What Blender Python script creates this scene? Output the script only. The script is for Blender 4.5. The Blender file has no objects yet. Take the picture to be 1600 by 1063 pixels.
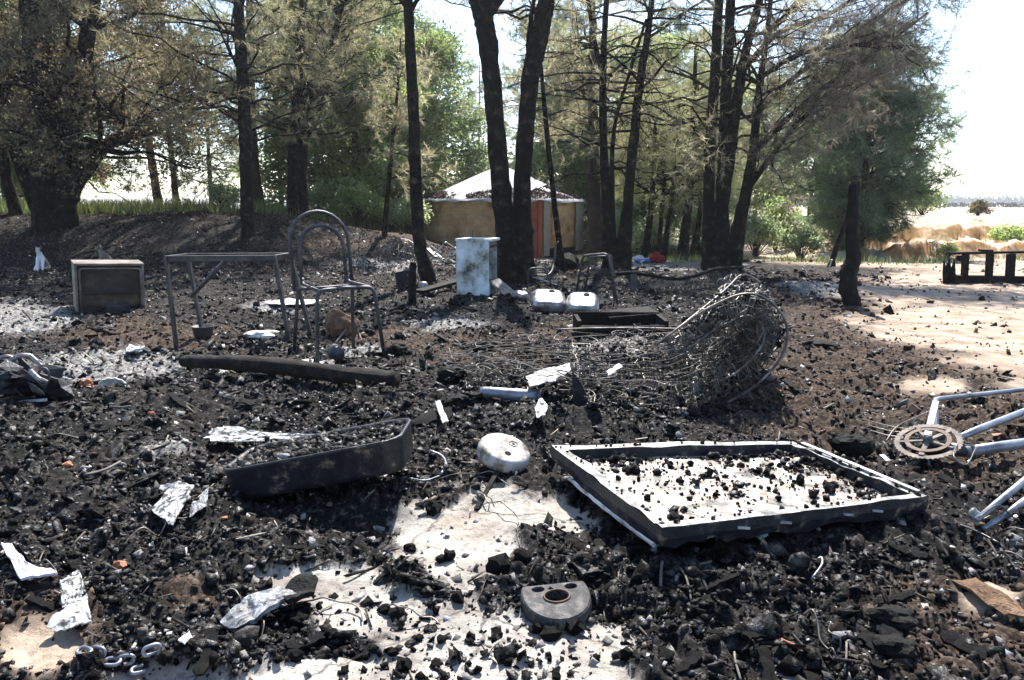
import bpy, math, random
import numpy as np
from mathutils import Vector, Matrix, Euler

random.seed(11)
rng = np.random.default_rng(11)
R = math.radians
scene = bpy.context.scene
COL = scene.collection

# ------------------------------------------------------------------ camera, sky, sun, exposure
W, HPX, F = 1600, 1063, 1150.0
CX, CY, HORIZON = 800.0, 531.5, 320.0
PITCH = math.atan((CY - HORIZON) / F)
CAMZ = 1.0
cam_d = bpy.data.cameras.new('camera'); cam = bpy.data.objects.new('camera', cam_d); COL.objects.link(cam)
cam.location = (0, 0, CAMZ); cam.rotation_euler = (math.pi / 2 - PITCH, 0, 0)
cam_d.sensor_width = 36; cam_d.lens = 36 * F / W; cam_d.clip_start = 0.05; cam_d.clip_end = 8000
scene.camera = cam
SUN_EL, SUN_AZ = R(50), R(8)          # azimuth measured from +Y towards +X
world = bpy.data.worlds.new('World'); scene.world = world; world.use_nodes = True
wn = world.node_tree.nodes; wl = world.node_tree.links; wn.clear()
wo = wn.new('ShaderNodeOutputWorld'); wb = wn.new('ShaderNodeBackground'); ws = wn.new('ShaderNodeTexSky')
ws.sky_type = 'NISHITA'; ws.sun_disc = False; ws.sun_elevation = SUN_EL; ws.sun_rotation = SUN_AZ
ws.air_density = 1.0; ws.dust_density = 0.5; ws.ozone_density = 1.0; ws.altitude = 50
wb.inputs['Strength'].default_value = 0.105
wl.new(ws.outputs[0], wb.inputs[0]); wl.new(wb.outputs[0], wo.inputs[0])
sd = bpy.data.lights.new('sun', 'SUN'); sd.energy = 5.0; sd.angle = R(0.53); sd.color = (1.0, 0.955, 0.89)
sun = bpy.data.objects.new('sun', sd); COL.objects.link(sun); sun.location = (3, 20, 25)
sdir = Vector((math.sin(SUN_AZ) * math.cos(SUN_EL), math.cos(SUN_AZ) * math.cos(SUN_EL), math.sin(SUN_EL)))
sun.rotation_euler = sdir.to_track_quat('Z', 'Y').to_euler()
vs = scene.view_settings
vs.view_transform = 'Standard'; vs.look = 'None'; vs.gamma = 1.0; vs.use_curve_mapping = False; vs.exposure = 1.5
scene.cycles.max_bounces = 8; scene.cycles.diffuse_bounces = 4; scene.cycles.glossy_bounces = 2
scene.cycles.transmission_bounces = 4; scene.cycles.transparent_max_bounces = 6

# ------------------------------------------------------------------ noise and picking
def _hash(ix, iy, seed):
    h = (ix.astype(np.int64) * 374761393 + iy.astype(np.int64) * 668265263 + seed * 974634777) & 0x7fffffff
    h = ((h ^ (h >> 13)) * 1274126177) & 0x7fffffff
    h = h ^ (h >> 16)
    return (h & 0xffff) / 32767.5 - 1.0
def vnoise(x, y, seed=0):
    x = np.asarray(x, float); y = np.asarray(y, float)
    ix = np.floor(x); iy = np.floor(y); fx = x - ix; fy = y - iy
    fx = fx * fx * (3 - 2 * fx); fy = fy * fy * (3 - 2 * fy)
    a = _hash(ix, iy, seed); b = _hash(ix + 1, iy, seed); c = _hash(ix, iy + 1, seed); d = _hash(ix + 1, iy + 1, seed)
    return (a * (1 - fx) + b * fx) * (1 - fy) + (c * (1 - fx) + d * fx) * fy
def fbm(x, y, seed=0, octv=4, gain=0.5):
    s = 0; a = 1.0; t = 0
    for i in range(octv):
        s = s + a * vnoise(np.asarray(x) * 2 ** i + 17.3 * i, np.asarray(y) * 2 ** i - 9.1 * i, seed + i); t += a; a *= gain
    return s / t
def S(a, b, x):
    t = np.clip((np.asarray(x, float) - a) / (b - a), 0, 1); return t * t * (3 - 2 * t)

def H(x, y):
    """large shape of the land"""
    x = np.asarray(x, float); y = np.asarray(y, float)
    left = S(0.8, -6.0, x + 0.35 * vnoise(x * .5, y * .5, 3))
    z = -0.30 * S(11, 19, y) * (1 - left)
    bank = S(11.2, 14.8, y + 0.5 * vnoise(x * .45, y * .2, 5))
    z = z + 0.86 * bank * left
    z = z - 2.2 * S(26, 50, y) * left * S(30, 22, x)
    sw = S(6.3, 9.6, x + 0.8 * vnoise(x * .3, y * .3, 7)) * S(400, 120, np.abs(x - 40))
    yy = y + 1.3 * fbm(x * .55, y * .25, 8, 3)
    step = 0.36 * S(17.6, 17.95, yy) + 0.30 * S(19.2, 19.5, yy + .5 * vnoise(x * .9, y * .5, 9)) + 0.34 * S(20.4, 24.5, yy)
    z = z + sw * 1.12 * step * S(45, 18, y + 0 * x) * 1.0 + sw * 0.78 * S(30, 50, y) * 1.0
    z = z + 0.05 * fbm(x * .35, y * .35, 21, 3) * S(1.5, 5, np.hypot(x, y))
    return z

def ray(px, py):
    xc = (px - CX) / F; yc = -(py - CY) / F
    c, s = math.cos(PITCH), math.sin(PITCH)
    return np.array([xc, c + yc * s, -s + yc * c])
def at(px, py, z=0.0):
    d = ray(px, py); t = (z - CAMZ) / d[2]; return Vector((d[0] * t, d[1] * t, z))
def aty(px, py, Y):
    d = ray(px, py); t = Y / d[1]; return Vector((d[0] * t, Y, CAMZ + d[2] * t))
def gp(px, py, lift=0.0):
    d = ray(px, py); ts = np.geomspace(0.8, 400, 4000)
    g = CAMZ + d[2] * ts - H(d[0] * ts, d[1] * ts)
    k = np.argmax(g < 0)
    t = ts[k] if g[k] < 0 else 60
    return Vector((d[0] * t, d[1] * t, CAMZ + d[2] * t + lift))
def hz(x, y): return float(H(np.array([x]), np.array([y]))[0])
def project(x, y, z):
    c, s = math.cos(PITCH), math.sin(PITCH)
    dz = np.asarray(z, float) - CAMZ
    fwd = np.maximum(np.asarray(y) * c - dz * s, 1e-3); up = np.asarray(y) * s + dz * c
    return CX + F * np.asarray(x) / fwd, CY - F * up / fwd

# ------------------------------------------------------------------ materials
def new_mat(name):
    m = bpy.data.materials.new(name); m.use_nodes = True
    nt = m.node_tree; nt.nodes.clear()
    out = nt.nodes.new('ShaderNodeOutputMaterial')
    return m, nt, out
def noise_node(nt, scale, detail=4, rough=.55, coord='Object', dist=0.0):
    tc = nt.nodes.new('ShaderNodeTexCoord'); n = nt.nodes.new('ShaderNodeTexNoise')
    n.inputs['Scale'].default_value = scale; n.inputs['Detail'].default_value = detail
    n.inputs['Roughness'].default_value = rough; n.inputs['Distortion'].default_value = dist
    nt.links.new(tc.outputs[coord], n.inputs['Vector']); return n
def ramp(nt, src, stops):
    r = nt.nodes.new('ShaderNodeValToRGB'); els = r.color_ramp.elements
    while len(els) < len(stops): els.new(0.5)
    for e, (p, c) in zip(els, stops):
        e.position = p; e.color = (c[0], c[1], c[2], 1) if hasattr(c, '__len__') else (c, c, c, 1)
    nt.links.new(src, r.inputs[0]); return r
def mixc(nt, fac, a, b, mode='MIX'):
    n = nt.nodes.new('ShaderNodeMix'); n.data_type = 'RGBA'; n.blend_type = mode
    for sock, v in ((n.inputs[0], fac), (n.inputs[6], a), (n.inputs[7], b)):
        if isinstance(v, (int, float)): sock.default_value = v
        elif isinstance(v, (tuple, list)): sock.default_value = (v[0], v[1], v[2], 1)
        else: nt.links.new(v, sock)
    return n.outputs[2]
def math_n(nt, op, a, b=0.0):
    n = nt.nodes.new('ShaderNodeMath'); n.operation = op
    for s, v in ((n.inputs[0], a), (n.inputs[1], b)):
        if isinstance(v, (int, float)): s.default_value = v
        else: nt.links.new(v, s)
    return n.outputs[0]
MATS = {}
def under(child, part):
    child.parent = part; return child
def pm(name, stops, scale=8, rough=.6, metal=0.0, bump=0.3, bscale=60, spec=.5, rstops=None, bdist=0.01):
    """principled material: noise picks among the colour stops, a finer noise gives relief"""
    m, nt, out = new_mat(name)
    p = nt.nodes.new('ShaderNodeBsdfPrincipled')
    n = noise_node(nt, scale, 6, .62)
    r = ramp(nt, n.outputs['Fac'], stops)
    nt.links.new(r.outputs[0], p.inputs['Base Color'])
    p.inputs['Roughness'].default_value = rough; p.inputs['Metallic'].default_value = metal
    p.inputs['Specular IOR Level'].default_value = spec
    if rstops:
        rr = ramp(nt, n.outputs['Fac'], rstops); nt.links.new(rr.outputs[0], p.inputs['Roughness'])
    if bump:
        b = nt.nodes.new('ShaderNodeBump'); b.inputs['Strength'].default_value = bump; b.inputs['Distance'].default_value = bdist
        n2 = noise_node(nt, bscale, 5, .65); nt.links.new(n2.outputs['Fac'], b.inputs['Height'])
        nt.links.new(b.outputs[0], p.inputs['Normal'])
    nt.links.new(p.outputs[0], out.inputs[0]); MATS[name] = m; return m

CHAR = pm('charred_wood', [(.3, (.004, .004, .0045)), (.55, (.010, .0095, .009)), (.72, (.035, .03, .026))], 14, .75, 0, .9, 60, .12, bdist=.015)
BARK = pm('charred_bark', [(.38, (.006, .0055, .0055)), (.55, (.018, .015, .013)), (.62, (.05, .04, .033)), (.70, (.12, .085, .06))], 9, .9, 0, 1.0, 26, .12, bdist=.05)
BARKB = pm('brown_bark', [(.3, (.02, .016, .013)), (.6, (.055, .04, .03)), (.8, (.11, .08, .055))], 6, .9, 0, 1.0, 22, .3, bdist=.04)
STEEL = pm('burnt_steel', [(.3, (.03, .03, .034)), (.55, (.075, .075, .082)), (.75, (.15, .11, .085))], 12, .5, .55, .25, 120)
RUST = pm('rusty_steel', [(.3, (.03, .025, .022)), (.55, (.10, .06, .04)), (.75, (.2, .11, .06))], 14, .7, .3, .4, 90)
WIRE = pm('fired_wire', [(.35, (.03, .027, .025)), (.5, (.10, .09, .08)), (.62, (.24, .215, .19)), (.75, (.26, .17, .11))], 9, .5, .35, 0, spec=.4)
ENAMEL_D = pm('dark_enamel', [(.35, (.006, .007, .011)), (.54, (.014, .015, .022)), (.60, (.04, .037, .036)), (.66, (.17, .13, .09))], 22, .42, 0, .4, 60, .35)
RIMM = pm('sooty_rim', [(.36, (.03, .029, .028)), (.45, (.10, .097, .094)), (.54, (.24, .235, .23)), (.7, (.38, .38, .38))], 20, .45, .1, .4, 70)
PANEL = pm('heat_stained_panel', [(.39, (.03, .027, .025)), (.46, (.16, .125, .10)), (.50, (.30, .21, .14)), (.54, (.34, .32, .30)), (.68, (.46, .455, .45))], 14, .45, .1, .3, 40)
WHITE_E = pm('sooty_white_enamel', [(.36, (.05, .05, .045)), (.42, (.27, .28, .24)), (.49, (.46, .5, .53)), (.6, (.66, .71, .76)), (.85, (.74, .77, .79))], 4, .35, 0, .1, 30)
PALE = pm('pale_ashy_metal', [(.33, (.06, .058, .056)), (.43, (.3, .29, .28)), (.52, (.52, .52, .53)), (.7, (.68, .68, .69))], 16, .4, .35, .3, 60)
ALU = pm('dull_tube_metal', [(.3, (.10, .105, .12)), (.5, (.24, .25, .28)), (.75, (.38, .39, .42))], 10, .38, .5, .2, 90)
STAIN = pm('stained_tinplate', [(.3, (.06, .06, .065)), (.45, (.2, .19, .19)), (.55, (.36, .34, .33)), (.7, (.5, .5, .52))], 12, .35, .6, .25, 50)
CARCASS = pm('browned_carcass', [(.3, (.015, .013, .012)), (.5, (.035, .028, .023)), (.75, (.09, .07, .05))], 7, .55, .2, .3, 50)
CARC_OUT = pm('carcass_outside', [(.3, (.06, .05, .045)), (.5, (.17, .14, .12)), (.72, (.34, .3, .27))], 7, .5, .1, .3, 50)
CANVAS = pm('tan_canvas', [(.32, (.18, .11, .062)), (.44, (.36, .225, .12)), (.55, (.47, .31, .175)), (.7, (.56, .41, .26))], 2.2, .9, 0, .8, 7, .15, bdist=.06)
CANVAS_G = pm('grey_canvas', [(.3, (.2, .185, .16)), (.6, (.30, .28, .25)), (.8, (.38, .36, .32))], 2.0, .9, 0, .4, 9, .15, bdist=.03)
ROOFC = pm('white_canvas', [(.3, (.22, .215, .21)), (.45, (.42, .42, .42)), (.58, (.55, .55, .55)), (.75, (.64, .64, .64))], 1.6, .85, 0, .3, 12, .2, bdist=.02)
REDWOOD = pm('orange_door_paint', [(.3, (.14, .03, .015)), (.6, (.28, .07, .028)), (.8, (.36, .11, .05))], 6, .6, 0, .2, 40)
CLAY = pm('baked_clay', [(.3, (.07, .045, .03)), (.55, (.19, .115, .07)), (.8, (.34, .23, .15))], 9, .9, 0, 1.0, 45, .2, bdist=.03)
TERRA = pm('terracotta', [(.3, (.3, .10, .05)), (.7, (.45, .17, .08))], 9, .8, 0, .3, 60)
WHITE_SH = pm('white_burnt_sheet', [(.43, (.018, .018, .018)), (.47, (.16, .16, .16)), (.54, (.42, .42, .41)), (.8, (.58, .58, .57))], 46, .6, 0, .4, 70)
LILAC = pm('lilac_glazed_tile', [(.3, (.2, .18, .26)), (.5, (.6, .56, .68)), (.7, (.75, .73, .78))], 12, .35, 0, .2, 60)
BLUEG = pm('blue_grey_flake', [(.4, (.018, .02, .025)), (.5, (.07, .078, .095)), (.6, (.18, .195, .225)), (.75, (.3, .31, .34))], 38, .45, 0, .4, 80)
CLOTH_R = pm('red_cloth', [(.3, (.16, .012, .015)), (.7, (.36, .03, .035))], 8, .85, 0, .4, 30)
CLOTH_B = pm('blue_cloth', [(.3, (.04, .12, .45)), (.7, (.10, .25, .65))], 8, .85, 0, .4, 30)
CLOTH_W = pm('white_cloth', [(.3, (.5, .45, .45)), (.7, (.75, .72, .72))], 8, .85, 0, .4, 30)
GREENM = pm('green_painted_steel', [(.3, (.02, .028, .025)), (.6, (.05, .075, .065)), (.8, (.10, .13, .11))], 10, .5, .2, .2, 80)
LOGM = pm('charred_log', [(.3, (.006, .005, .0045)), (.5, (.016, .012, .010)), (.62, (.04, .028, .021)), (.75, (.10, .065, .045))], 22, .85, 0, 1.0, 120, .3, bdist=.02)
BONE = pm('bone_white_scrap', [(.3, (.35, .33, .3)), (.6, (.7, .68, .64))], 14, .7, 0, .4, 60)
GREEN_GL = pm('green_scrap', [(.3, (.12, .2, .17)), (.7, (.3, .42, .37))], 14, .5, 0, .3, 60)

def foliage_mat(name, dark, mid, light, transl=.4, rnd=.25):
    m, nt, out = new_mat(name)
    a = nt.nodes.new('ShaderNodeAttribute'); a.attribute_name = 'tint'
    oi = nt.nodes.new('ShaderNodeObjectInfo')
    v = math_n(nt, 'ADD', a.outputs['Fac'], math_n(nt, 'MULTIPLY', math_n(nt, 'SUBTRACT', oi.outputs['Random'], .5), rnd))
    r = ramp(nt, v, [(.1, dark), (.5, mid), (.9, light)])
    d = nt.nodes.new('ShaderNodeBsdfDiffuse'); t = nt.nodes.new('ShaderNodeBsdfTranslucent'); g = nt.nodes.new('ShaderNodeBsdfGlossy')
    g.inputs['Roughness'].default_value = .45
    nt.links.new(r.outputs[0], d.inputs[0]); nt.links.new(r.outputs[0], t.inputs[0])
    mx = nt.nodes.new('ShaderNodeMixShader'); mx.inputs[0].default_value = transl
    nt.links.new(d.outputs[0], mx.inputs[1]); nt.links.new(t.outputs[0], mx.inputs[2])
    m2 = nt.nodes.new('ShaderNodeMixShader'); m2.inputs[0].default_value = .05
    nt.links.new(mx.outputs[0], m2.inputs[1]); nt.links.new(g.outputs[0], m2.inputs[2])
    nt.links.new(m2.outputs[0], out.inputs[0]); return m
SINGED = foliage_mat('singed_needles', (.14, .12, .066), (.36, .32, .185), (.57, .525, .325), .65)
OLIVE = foliage_mat('olive_needles', (.10, .115, .05), (.25, .275, .125), (.43, .45, .23), .68)
GREENN = foliage_mat('green_needles', (.04, .07, .04), (.11, .17, .10), (.22, .30, .18), .55)
LEAF = foliage_mat('broad_leaves', (.10, .14, .04), (.26, .34, .10), (.45, .54, .20), .68)
LEAFD = foliage_mat('dull_leaves', (.05, .04, .022), (.17, .135, .072), (.36, .28, .155), .55)
GRASSM = foliage_mat('grass_blades', (.06, .09, .02), (.12, .17, .045), (.24, .26, .10), .4)
GREYG = foliage_mat('grey_green_leaves', (.13, .18, .08), (.30, .37, .18), (.47, .54, .29), .68)
CHAINR = pm('rusted_chainring', [(.3, (.06, .05, .045)), (.5, (.15, .125, .11)), (.7, (.26, .22, .19))], 20, .7, .1, .4, 80, .2)
LITTER = foliage_mat('dry_litter', (.018, .012, .009), (.06, .034, .023), (.16, .10, .07), .15)
FARM = foliage_mat('far_tree_leaves', (.05, .065, .06), (.08, .10, .09), (.11, .13, .11), .2)

def tint_mat(name, stops, rough=.5, spec=.5, bump=.6, bscale=90):
    m, nt, out = new_mat(name); p = nt.nodes.new('ShaderNodeBsdfPrincipled')
    a = nt.nodes.new('ShaderNodeAttribute'); a.attribute_name = 'tint'
    r = ramp(nt, a.outputs['Fac'], stops); nt.links.new(r.outputs[0], p.inputs['Base Color'])
    gl = noise_node(nt, 34, 3, .6); nt.links.new(ramp(nt, gl.outputs['Fac'], [(.42, .12 * spec), (.56, spec), (.66, 2.4 * spec)]).outputs[0], p.inputs['Specular IOR Level'])
    nt.links.new(ramp(nt, gl.outputs['Fac'], [(.45, .9), (.66, rough)]).outputs[0], p.inputs['Roughness'])
    b = nt.nodes.new('ShaderNodeBump'); b.inputs['Strength'].default_value = bump; b.inputs['Distance'].default_value = .006
    n = noise_node(nt, bscale, 4); nt.links.new(n.outputs['Fac'], b.inputs['Height']); nt.links.new(b.outputs[0], p.inputs['Normal'])
    nt.links.new(p.outputs[0], out.inputs[0]); return m
RUBBLE = tint_mat('charcoal_bits', [(0, (.003, .003, .003)), (.45, (.007, .0065, .006)), (.72, (.022, .02, .018)), (.9, (.085, .077, .07)), (1, (.3, .28, .27))], .42, .36, 1.0, 140)
SOILBITS = tint_mat('burnt_soil_bits', [(0, (.010, .008, .007)), (.5, (.03, .022, .017)), (.85, (.08, .054, .037)), (1, (.18, .12, .08))], .9, .15)
ASHBITS = tint_mat('ash_flakes', [(0, (.05, .048, .046)), (.5, (.14, .135, .13)), (.8, (.30, .29, .28)), (.93, (.5, .49, .47)), (.96, (.16, .18, .23)), (1, (.3, .15, .08))], .8, .2)
STICKS = tint_mat('burnt_twigs', [(0, (.01, .009, .009)), (.6, (.05, .04, .032)), (.9, (.2, .17, .13)), (1, (.42, .38, .32))], .7, .4)

# ------------------------------------------------------------------ mesh helpers
def mesh_np(name, v, tris, tint=None, quads=False, smooth=False):
    me = bpy.data.meshes.new(name); k = 4 if quads else 3
    v = np.asarray(v, np.float32).reshape(-1, 3); tris = np.asarray(tris, np.int32).reshape(-1, k)
    me.vertices.add(len(v)); me.vertices.foreach_set('co', v.ravel())
    me.loops.add(len(tris) * k); me.loops.foreach_set('vertex_index', tris.ravel())
    me.polygons.add(len(tris)); me.polygons.foreach_set('loop_start', np.arange(0, len(tris) * k, k, dtype=np.int32))
    if smooth: me.polygons.foreach_set('use_smooth', np.ones(len(tris), bool))
    if tint is not None:
        a = me.attributes.new('tint', 'FLOAT', 'POINT'); a.data.foreach_set('value', np.asarray(tint, np.float32))
    me.update(calc_edges=True); return me
def link(name, me, m=None, parent=None, loc=(0, 0, 0)):
    o = bpy.data.objects.new(name, me); COL.objects.link(o); o.location = loc
    if m is not None and me is not None and not me.materials: me.materials.append(m)
    if parent is not None: o.parent = parent
    return o
def tag(o, label=None, cat=None, group=None, kind=None):
    if label: o['label'] = label
    if cat: o['category'] = cat
    if group: o['group'] = group
    if kind: o['kind'] = kind
    return o
def thing(name, label, cat, loc, group=None, rotz=0.0):
    o = bpy.data.objects.new(name, None); COL.objects.link(o); o.location = loc; o.rotation_euler = (0, 0, rotz)
    o.empty_display_size = .1
    return tag(o, label, cat, group)

class MB:
    def __init__(s): s.v = []; s.f = []
    def add(s, vs, fs):
        k = len(s.v); s.v += [tuple(p) for p in vs]; s.f += [tuple(i + k for i in f) for f in fs]; return s
    def box(s, c, size, rot=(0, 0, 0), M=None, jit=0.0):
        m = M or Euler(rot).to_matrix(); c = Vector(c); pts = []
        for a in (-1, 1):
            for b in (-1, 1):
                for d in (-1, 1):
                    p = Vector((a * size[0] / 2, b * size[1] / 2, d * size[2] / 2))
                    if jit: p += Vector((random.uniform(-jit, jit) for _ in range(3)))
                    pts.append(c + m @ p)
        return s.add(pts, [(0, 1, 3, 2), (4, 6, 7, 5), (0, 4, 5, 1), (2, 3, 7, 6), (0, 2, 6, 4), (1, 5, 7, 3)])
    def beam(s, a, b, w, h, up=(0, 0, 1)):
        a = Vector(a); b = Vector(b); d = (b - a).normalized(); u = Vector(up)
        x = d.cross(u).normalized() if abs(d.dot(u)) < .99 else d.cross(Vector((1, 0, 0))).normalized()
        z = x.cross(d); pts = []
        for e in (a, b):
            for i, j in ((-1, -1), (1, -1), (1, 1), (-1, 1)): pts.append(e + x * w / 2 * i + z * h / 2 * j)
        return s.add(pts, [(0, 1, 2, 3), (7, 6, 5, 4), (0, 4, 5, 1), (1, 5, 6, 2), (2, 6, 7, 3), (3, 7, 4, 0)])
    def tube(s, pts, r, n=8, jit=0.0, closed=False, cap=True):
        P = [Vector(p) for p in pts]; N = len(P)
        rr = r if hasattr(r, '__len__') else [r] * N
        ref = None; rings = []
        for i in range(N):
            if closed: t = P[(i + 1) % N] - P[i - 1]
            else: t = P[min(i + 1, N - 1)] - P[max(i - 1, 0)]
            t.normalize()
            if ref is None: ref = t.orthogonal().normalized()
            ref = (ref - t * ref.dot(t))
            ref = ref.normalized() if ref.length > 1e-5 else t.orthogonal().normalized()
            b = t.cross(ref); ring = []
            for k in range(n):
                a = 2 * math.pi * k / n; q = rr[i] * (1 + (random.uniform(-jit, jit) if jit else 0))
                ring.append(P[i] + ref * math.cos(a) * q + b * math.sin(a) * q)
            rings.append(ring)
        vs = [p for g in rings for p in g]; fs = []
        for i in range(N if closed else N - 1):
            j = (i + 1) % N
            for k in range(n):
                l = (k + 1) % n; fs.append((i * n + k, i * n + l, j * n + l, j * n + k))
        if cap and not closed:
            fs.append(tuple(range(n - 1, -1, -1))); fs.append(tuple((N - 1) * n + k for k in range(n)))
        return s.add(vs, fs)
    def lathe(s, prof, n=24, M=None, squash=1.0):
        M = M or Matrix(); vs = []; fs = []
        for (r, z) in prof:
            for k in range(n):
                a = 2 * math.pi * k / n; vs.append(M @ Vector((r * math.cos(a), r * squash * math.sin(a), z)))
        for i in range(len(prof) - 1):
            for k in range(n):
                l = (k + 1) % n; fs.append((i * n + k, i * n + l, (i + 1) * n + l, (i + 1) * n + k))
        return s.add(vs, fs)
    def lump(s, c, r, seed=0, sub=2, amp=.25, scale=(1, 1, 1), flat=0.0):
        v, f = ICO[sub]
        rs = np.random.default_rng(seed)
        off = rs.uniform(0, 50, 3)
        n = vnoise(v[:, 0] * 1.7 + off[0], v[:, 1] * 1.7 + v[:, 2] * 1.3 + off[1], seed) * amp + rs.uniform(-amp, amp, len(v)) * .35
        q = v * (1 + n)[:, None] * r * np.array(scale)
        q[:, 2] = np.maximum(q[:, 2], -r * scale[2] * (1 - flat))
        return s.add([Vector(p) + Vector(c) for p in q], [tuple(t) for t in f])
    def build(s, name, m, parent=None, smooth=False, base=None):
        me = bpy.data.meshes.new(name)
        b = Vector(base) if base is not None else (Vector(parent.location) if parent is not None and parent.parent is None else Vector((0, 0, 0)))
        if parent is not None and parent.parent is not None and base is None: b = Vector(parent.parent.location) + Vector(parent.location)
        me.from_pydata([tuple(Vector(p) - b) for p in s.v], [], s.f); me.update()
        if smooth: me.polygons.foreach_set('use_smooth', [True] * len(me.polygons))
        o = link(name, me, m, parent)
        if parent is None: o.location = b
        return o
def _ico(sub):
    import bmesh
    bm = bmesh.new(); bmesh.ops.create_icosphere(bm, subdivisions=sub, radius=1)
    v = np.array([q.co[:] for q in bm.verts]); f = np.array([[q.index for q in t.verts] for t in bm.faces]); bm.free(); return v, f
ICO = {1: _ico(1), 2: _ico(2), 3: _ico(3)}
def single(mb, name, m, label, cat, base, group=None, smooth=False):
    o = mb.build(name, m, None, smooth, base=base); return tag(o, label, cat, group)
def crom(P, n=6):
    """smooth curve through points"""
    P = [np.array(p, float) for p in P]; Q = [2 * P[0] - P[1]] + P + [2 * P[-1] - P[-2]]; out = []
    for i in range(1, len(Q) - 2):
        for k in range(n):
            t = k / n; a, b, c, d = Q[i - 1], Q[i], Q[i + 1], Q[i + 2]
            out.append(.5 * ((2 * b) + (c - a) * t + (2 * a - 5 * b + 4 * c - d) * t * t + (3 * b - 3 * c + d - a) * t ** 3))
    out.append(P[-1]); return out

# ------------------------------------------------------------------ ground: cover masks
def blob(PX, PY, L):
    m = np.full_like(PX, -1.0)
    for cx, cy, rx, ry in L: m = np.maximum(m, 1 - np.hypot((PX - cx) / rx, (PY - cy) / ry))
    return m
SLAB = [(740, 850, 110, 90), (700, 815, 90, 40), (850, 805, 90, 34), (480, 905, 120, 42), (580, 955, 130, 45), (720, 985, 190, 80), (600, 1045, 300, 45),
        (900, 1000, 130, 60), (870, 1060, 200, 50), (770, 790, 80, 30), (330, 1075, 200, 40)]
ASHP = [(160, 572, 170, 36), (30, 497, 110, 34), (480, 578, 120, 14), (250, 700, 60, 20), (470, 700, 120, 14), (700, 505, 90, 16), (560, 548, 60, 12), (1290, 455, 90, 18),
        (1050, 415, 160, 12), (600, 415, 130, 16), (430, 480, 70, 10), (1040, 412, 120, 14), (860, 412, 50, 12), (940, 545, 90, 20)]
SOILB = [(1330, 570, 240, 170), (1560, 650, 180, 140), (1500, 980, 190, 110), (60, 990, 120, 110), (230, 525, 190, 30), (640, 530, 160, 24), (880, 520, 110, 20), (760, 560, 120, 22), (300, 940, 70, 30),
         (520, 380, 120, 12)]
SANDP = [(1540, 500, 250, 75), (1450, 455, 170, 40), (1690, 560, 250, 80), (1460, 603, 90, 16), (1570, 420, 200, 40), (1330, 405, 140, 14), (1545, 930, 60, 30), (60, 1020, 90, 60), (1180, 397, 120, 10), (930, 400, 60, 10)]
def masks(x, y, z):
    PX, PY = project(x, y, z)
    PX = np.clip(PX, -2500, 4500); PY = np.clip(PY, 250, 2600)
    r = np.hypot(x, y)
    n1 = fbm(x * 3.1, y * 3.1, 31, 5, .6); n2 = fbm(x * 1.1, y * 1.1, 41, 4); n3 = fbm(x * 9, y * 9, 51, 4, .6)
    slab = S(-.06, .24, blob(PX, PY, SLAB) + .5 * n1 + .25 * n3 - .10)
    ash = S(.0, .4, blob(PX, PY, ASHP) + .35 * n1 + .1 * n3 - .05)
    soil = S(-.05, .5, blob(PX, PY, SOILB) + .45 * n1 + .15 * n3)
    sand = S(.05, .5, blob(PX, PY, SANDP) + .35 * n1)
    burn_edge = 14.2 + 1.6 * n2 - 2.6 * S(2, 7, x) + .6 * S(-2, -6, x)
    out = S(0, 1.6, y - burn_edge)
    behind = S(.8, -.6, y)
    sand = np.maximum(sand, out * S(4.2, 6.5, x + n2)); soil = np.maximum(soil, out * S(5.5, 3.5, x))
    grass = out * np.clip(S(-3.2, -4.6, x) * S(14.2, 15.2, y) + .55 * S(.2, .5, n2) * S(.5, 2, x) * S(16, 19, y), 0, 1)
    far = S(32, 60, y)
    grass = np.maximum(grass, 0) * (1 - far * S(5, 8, x))
    sand = np.maximum(sand, far * S(3, 8, x))
    slab = slab * (r < 4); soil = np.maximum(soil, behind * .6)
    orange = S(16.8, 17.5, y) * S(60, 40, y) * S(6.2, 8.2, x)
    return slab, soil, sand, ash, grass, orange
def fine(x, y, slab, sand, grass):
    r = np.hypot(x, y)
    amp = (1 - slab * .93) * (1 - .75 * sand)
    near = S(24, 8, r)
    z = amp * near * (.035 * fbm(x * 4.2, y * 4.2, 61, 3) + .030 * fbm(x * 13, y * 13, 71, 3) + .013 * vnoise(x * 45, y * 45, 81))
    z = z + .006 * fbm(x * 20, y * 20, 91, 3) * S(20, 8, r) - .018 * slab
    return z
# berms and hollows round the wreckage
BUMPS = []
def bump_field(x, y):
    z = np.zeros_like(x)
    for bx, by, rx, ry, h in BUMPS: z = z + h * np.exp(-(((x - bx) / rx) ** 2 + ((y - by) / ry) ** 2))
    return z
def bump_px(px, py, rx, ry, h):
    p = at(px, py); BUMPS.append((p.x, p.y, rx, ry, h))
for a in ((320, 800, .14, .12, .05), (350, 880, .2, .12, .035), (240, 950, .25, .10, .03), (600, 700, .3, .15, .03), (880, 660, .25, .14, .06), (1010, 840, .2, .1, -.03), (560, 812, .2, .09, -.05), (1150, 860, .3, .07, -.03),
          (1220, 860, .35, .12, .035), (1130, 920, .3, .12, .03), (1280, 690, .2, .15, .03), (1260, 455, .7, .5, .13), (900, 870, .12, .1, .02), (1190, 530, .3, .35, .05), (640, 395, .6, .5, .12), (130, 790, .3, .2, .03),
          (780, 770, .1, .05, .03), (700, 880, .06, .1, .01), (1400, 810, .2, .12, .03)):
    bump_px(*a)
def ZG(x, y):
    x = np.atleast_1d(np.asarray(x, float)); y = np.atleast_1d(np.asarray(y, float))
    z0 = H(x, y); m = masks(x, y, z0)
    return z0 + fine(x, y, m[0], m[2], m[4]) + bump_field(x, y)
def zg(x, y): return float(ZG(x, y)[0])

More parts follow.
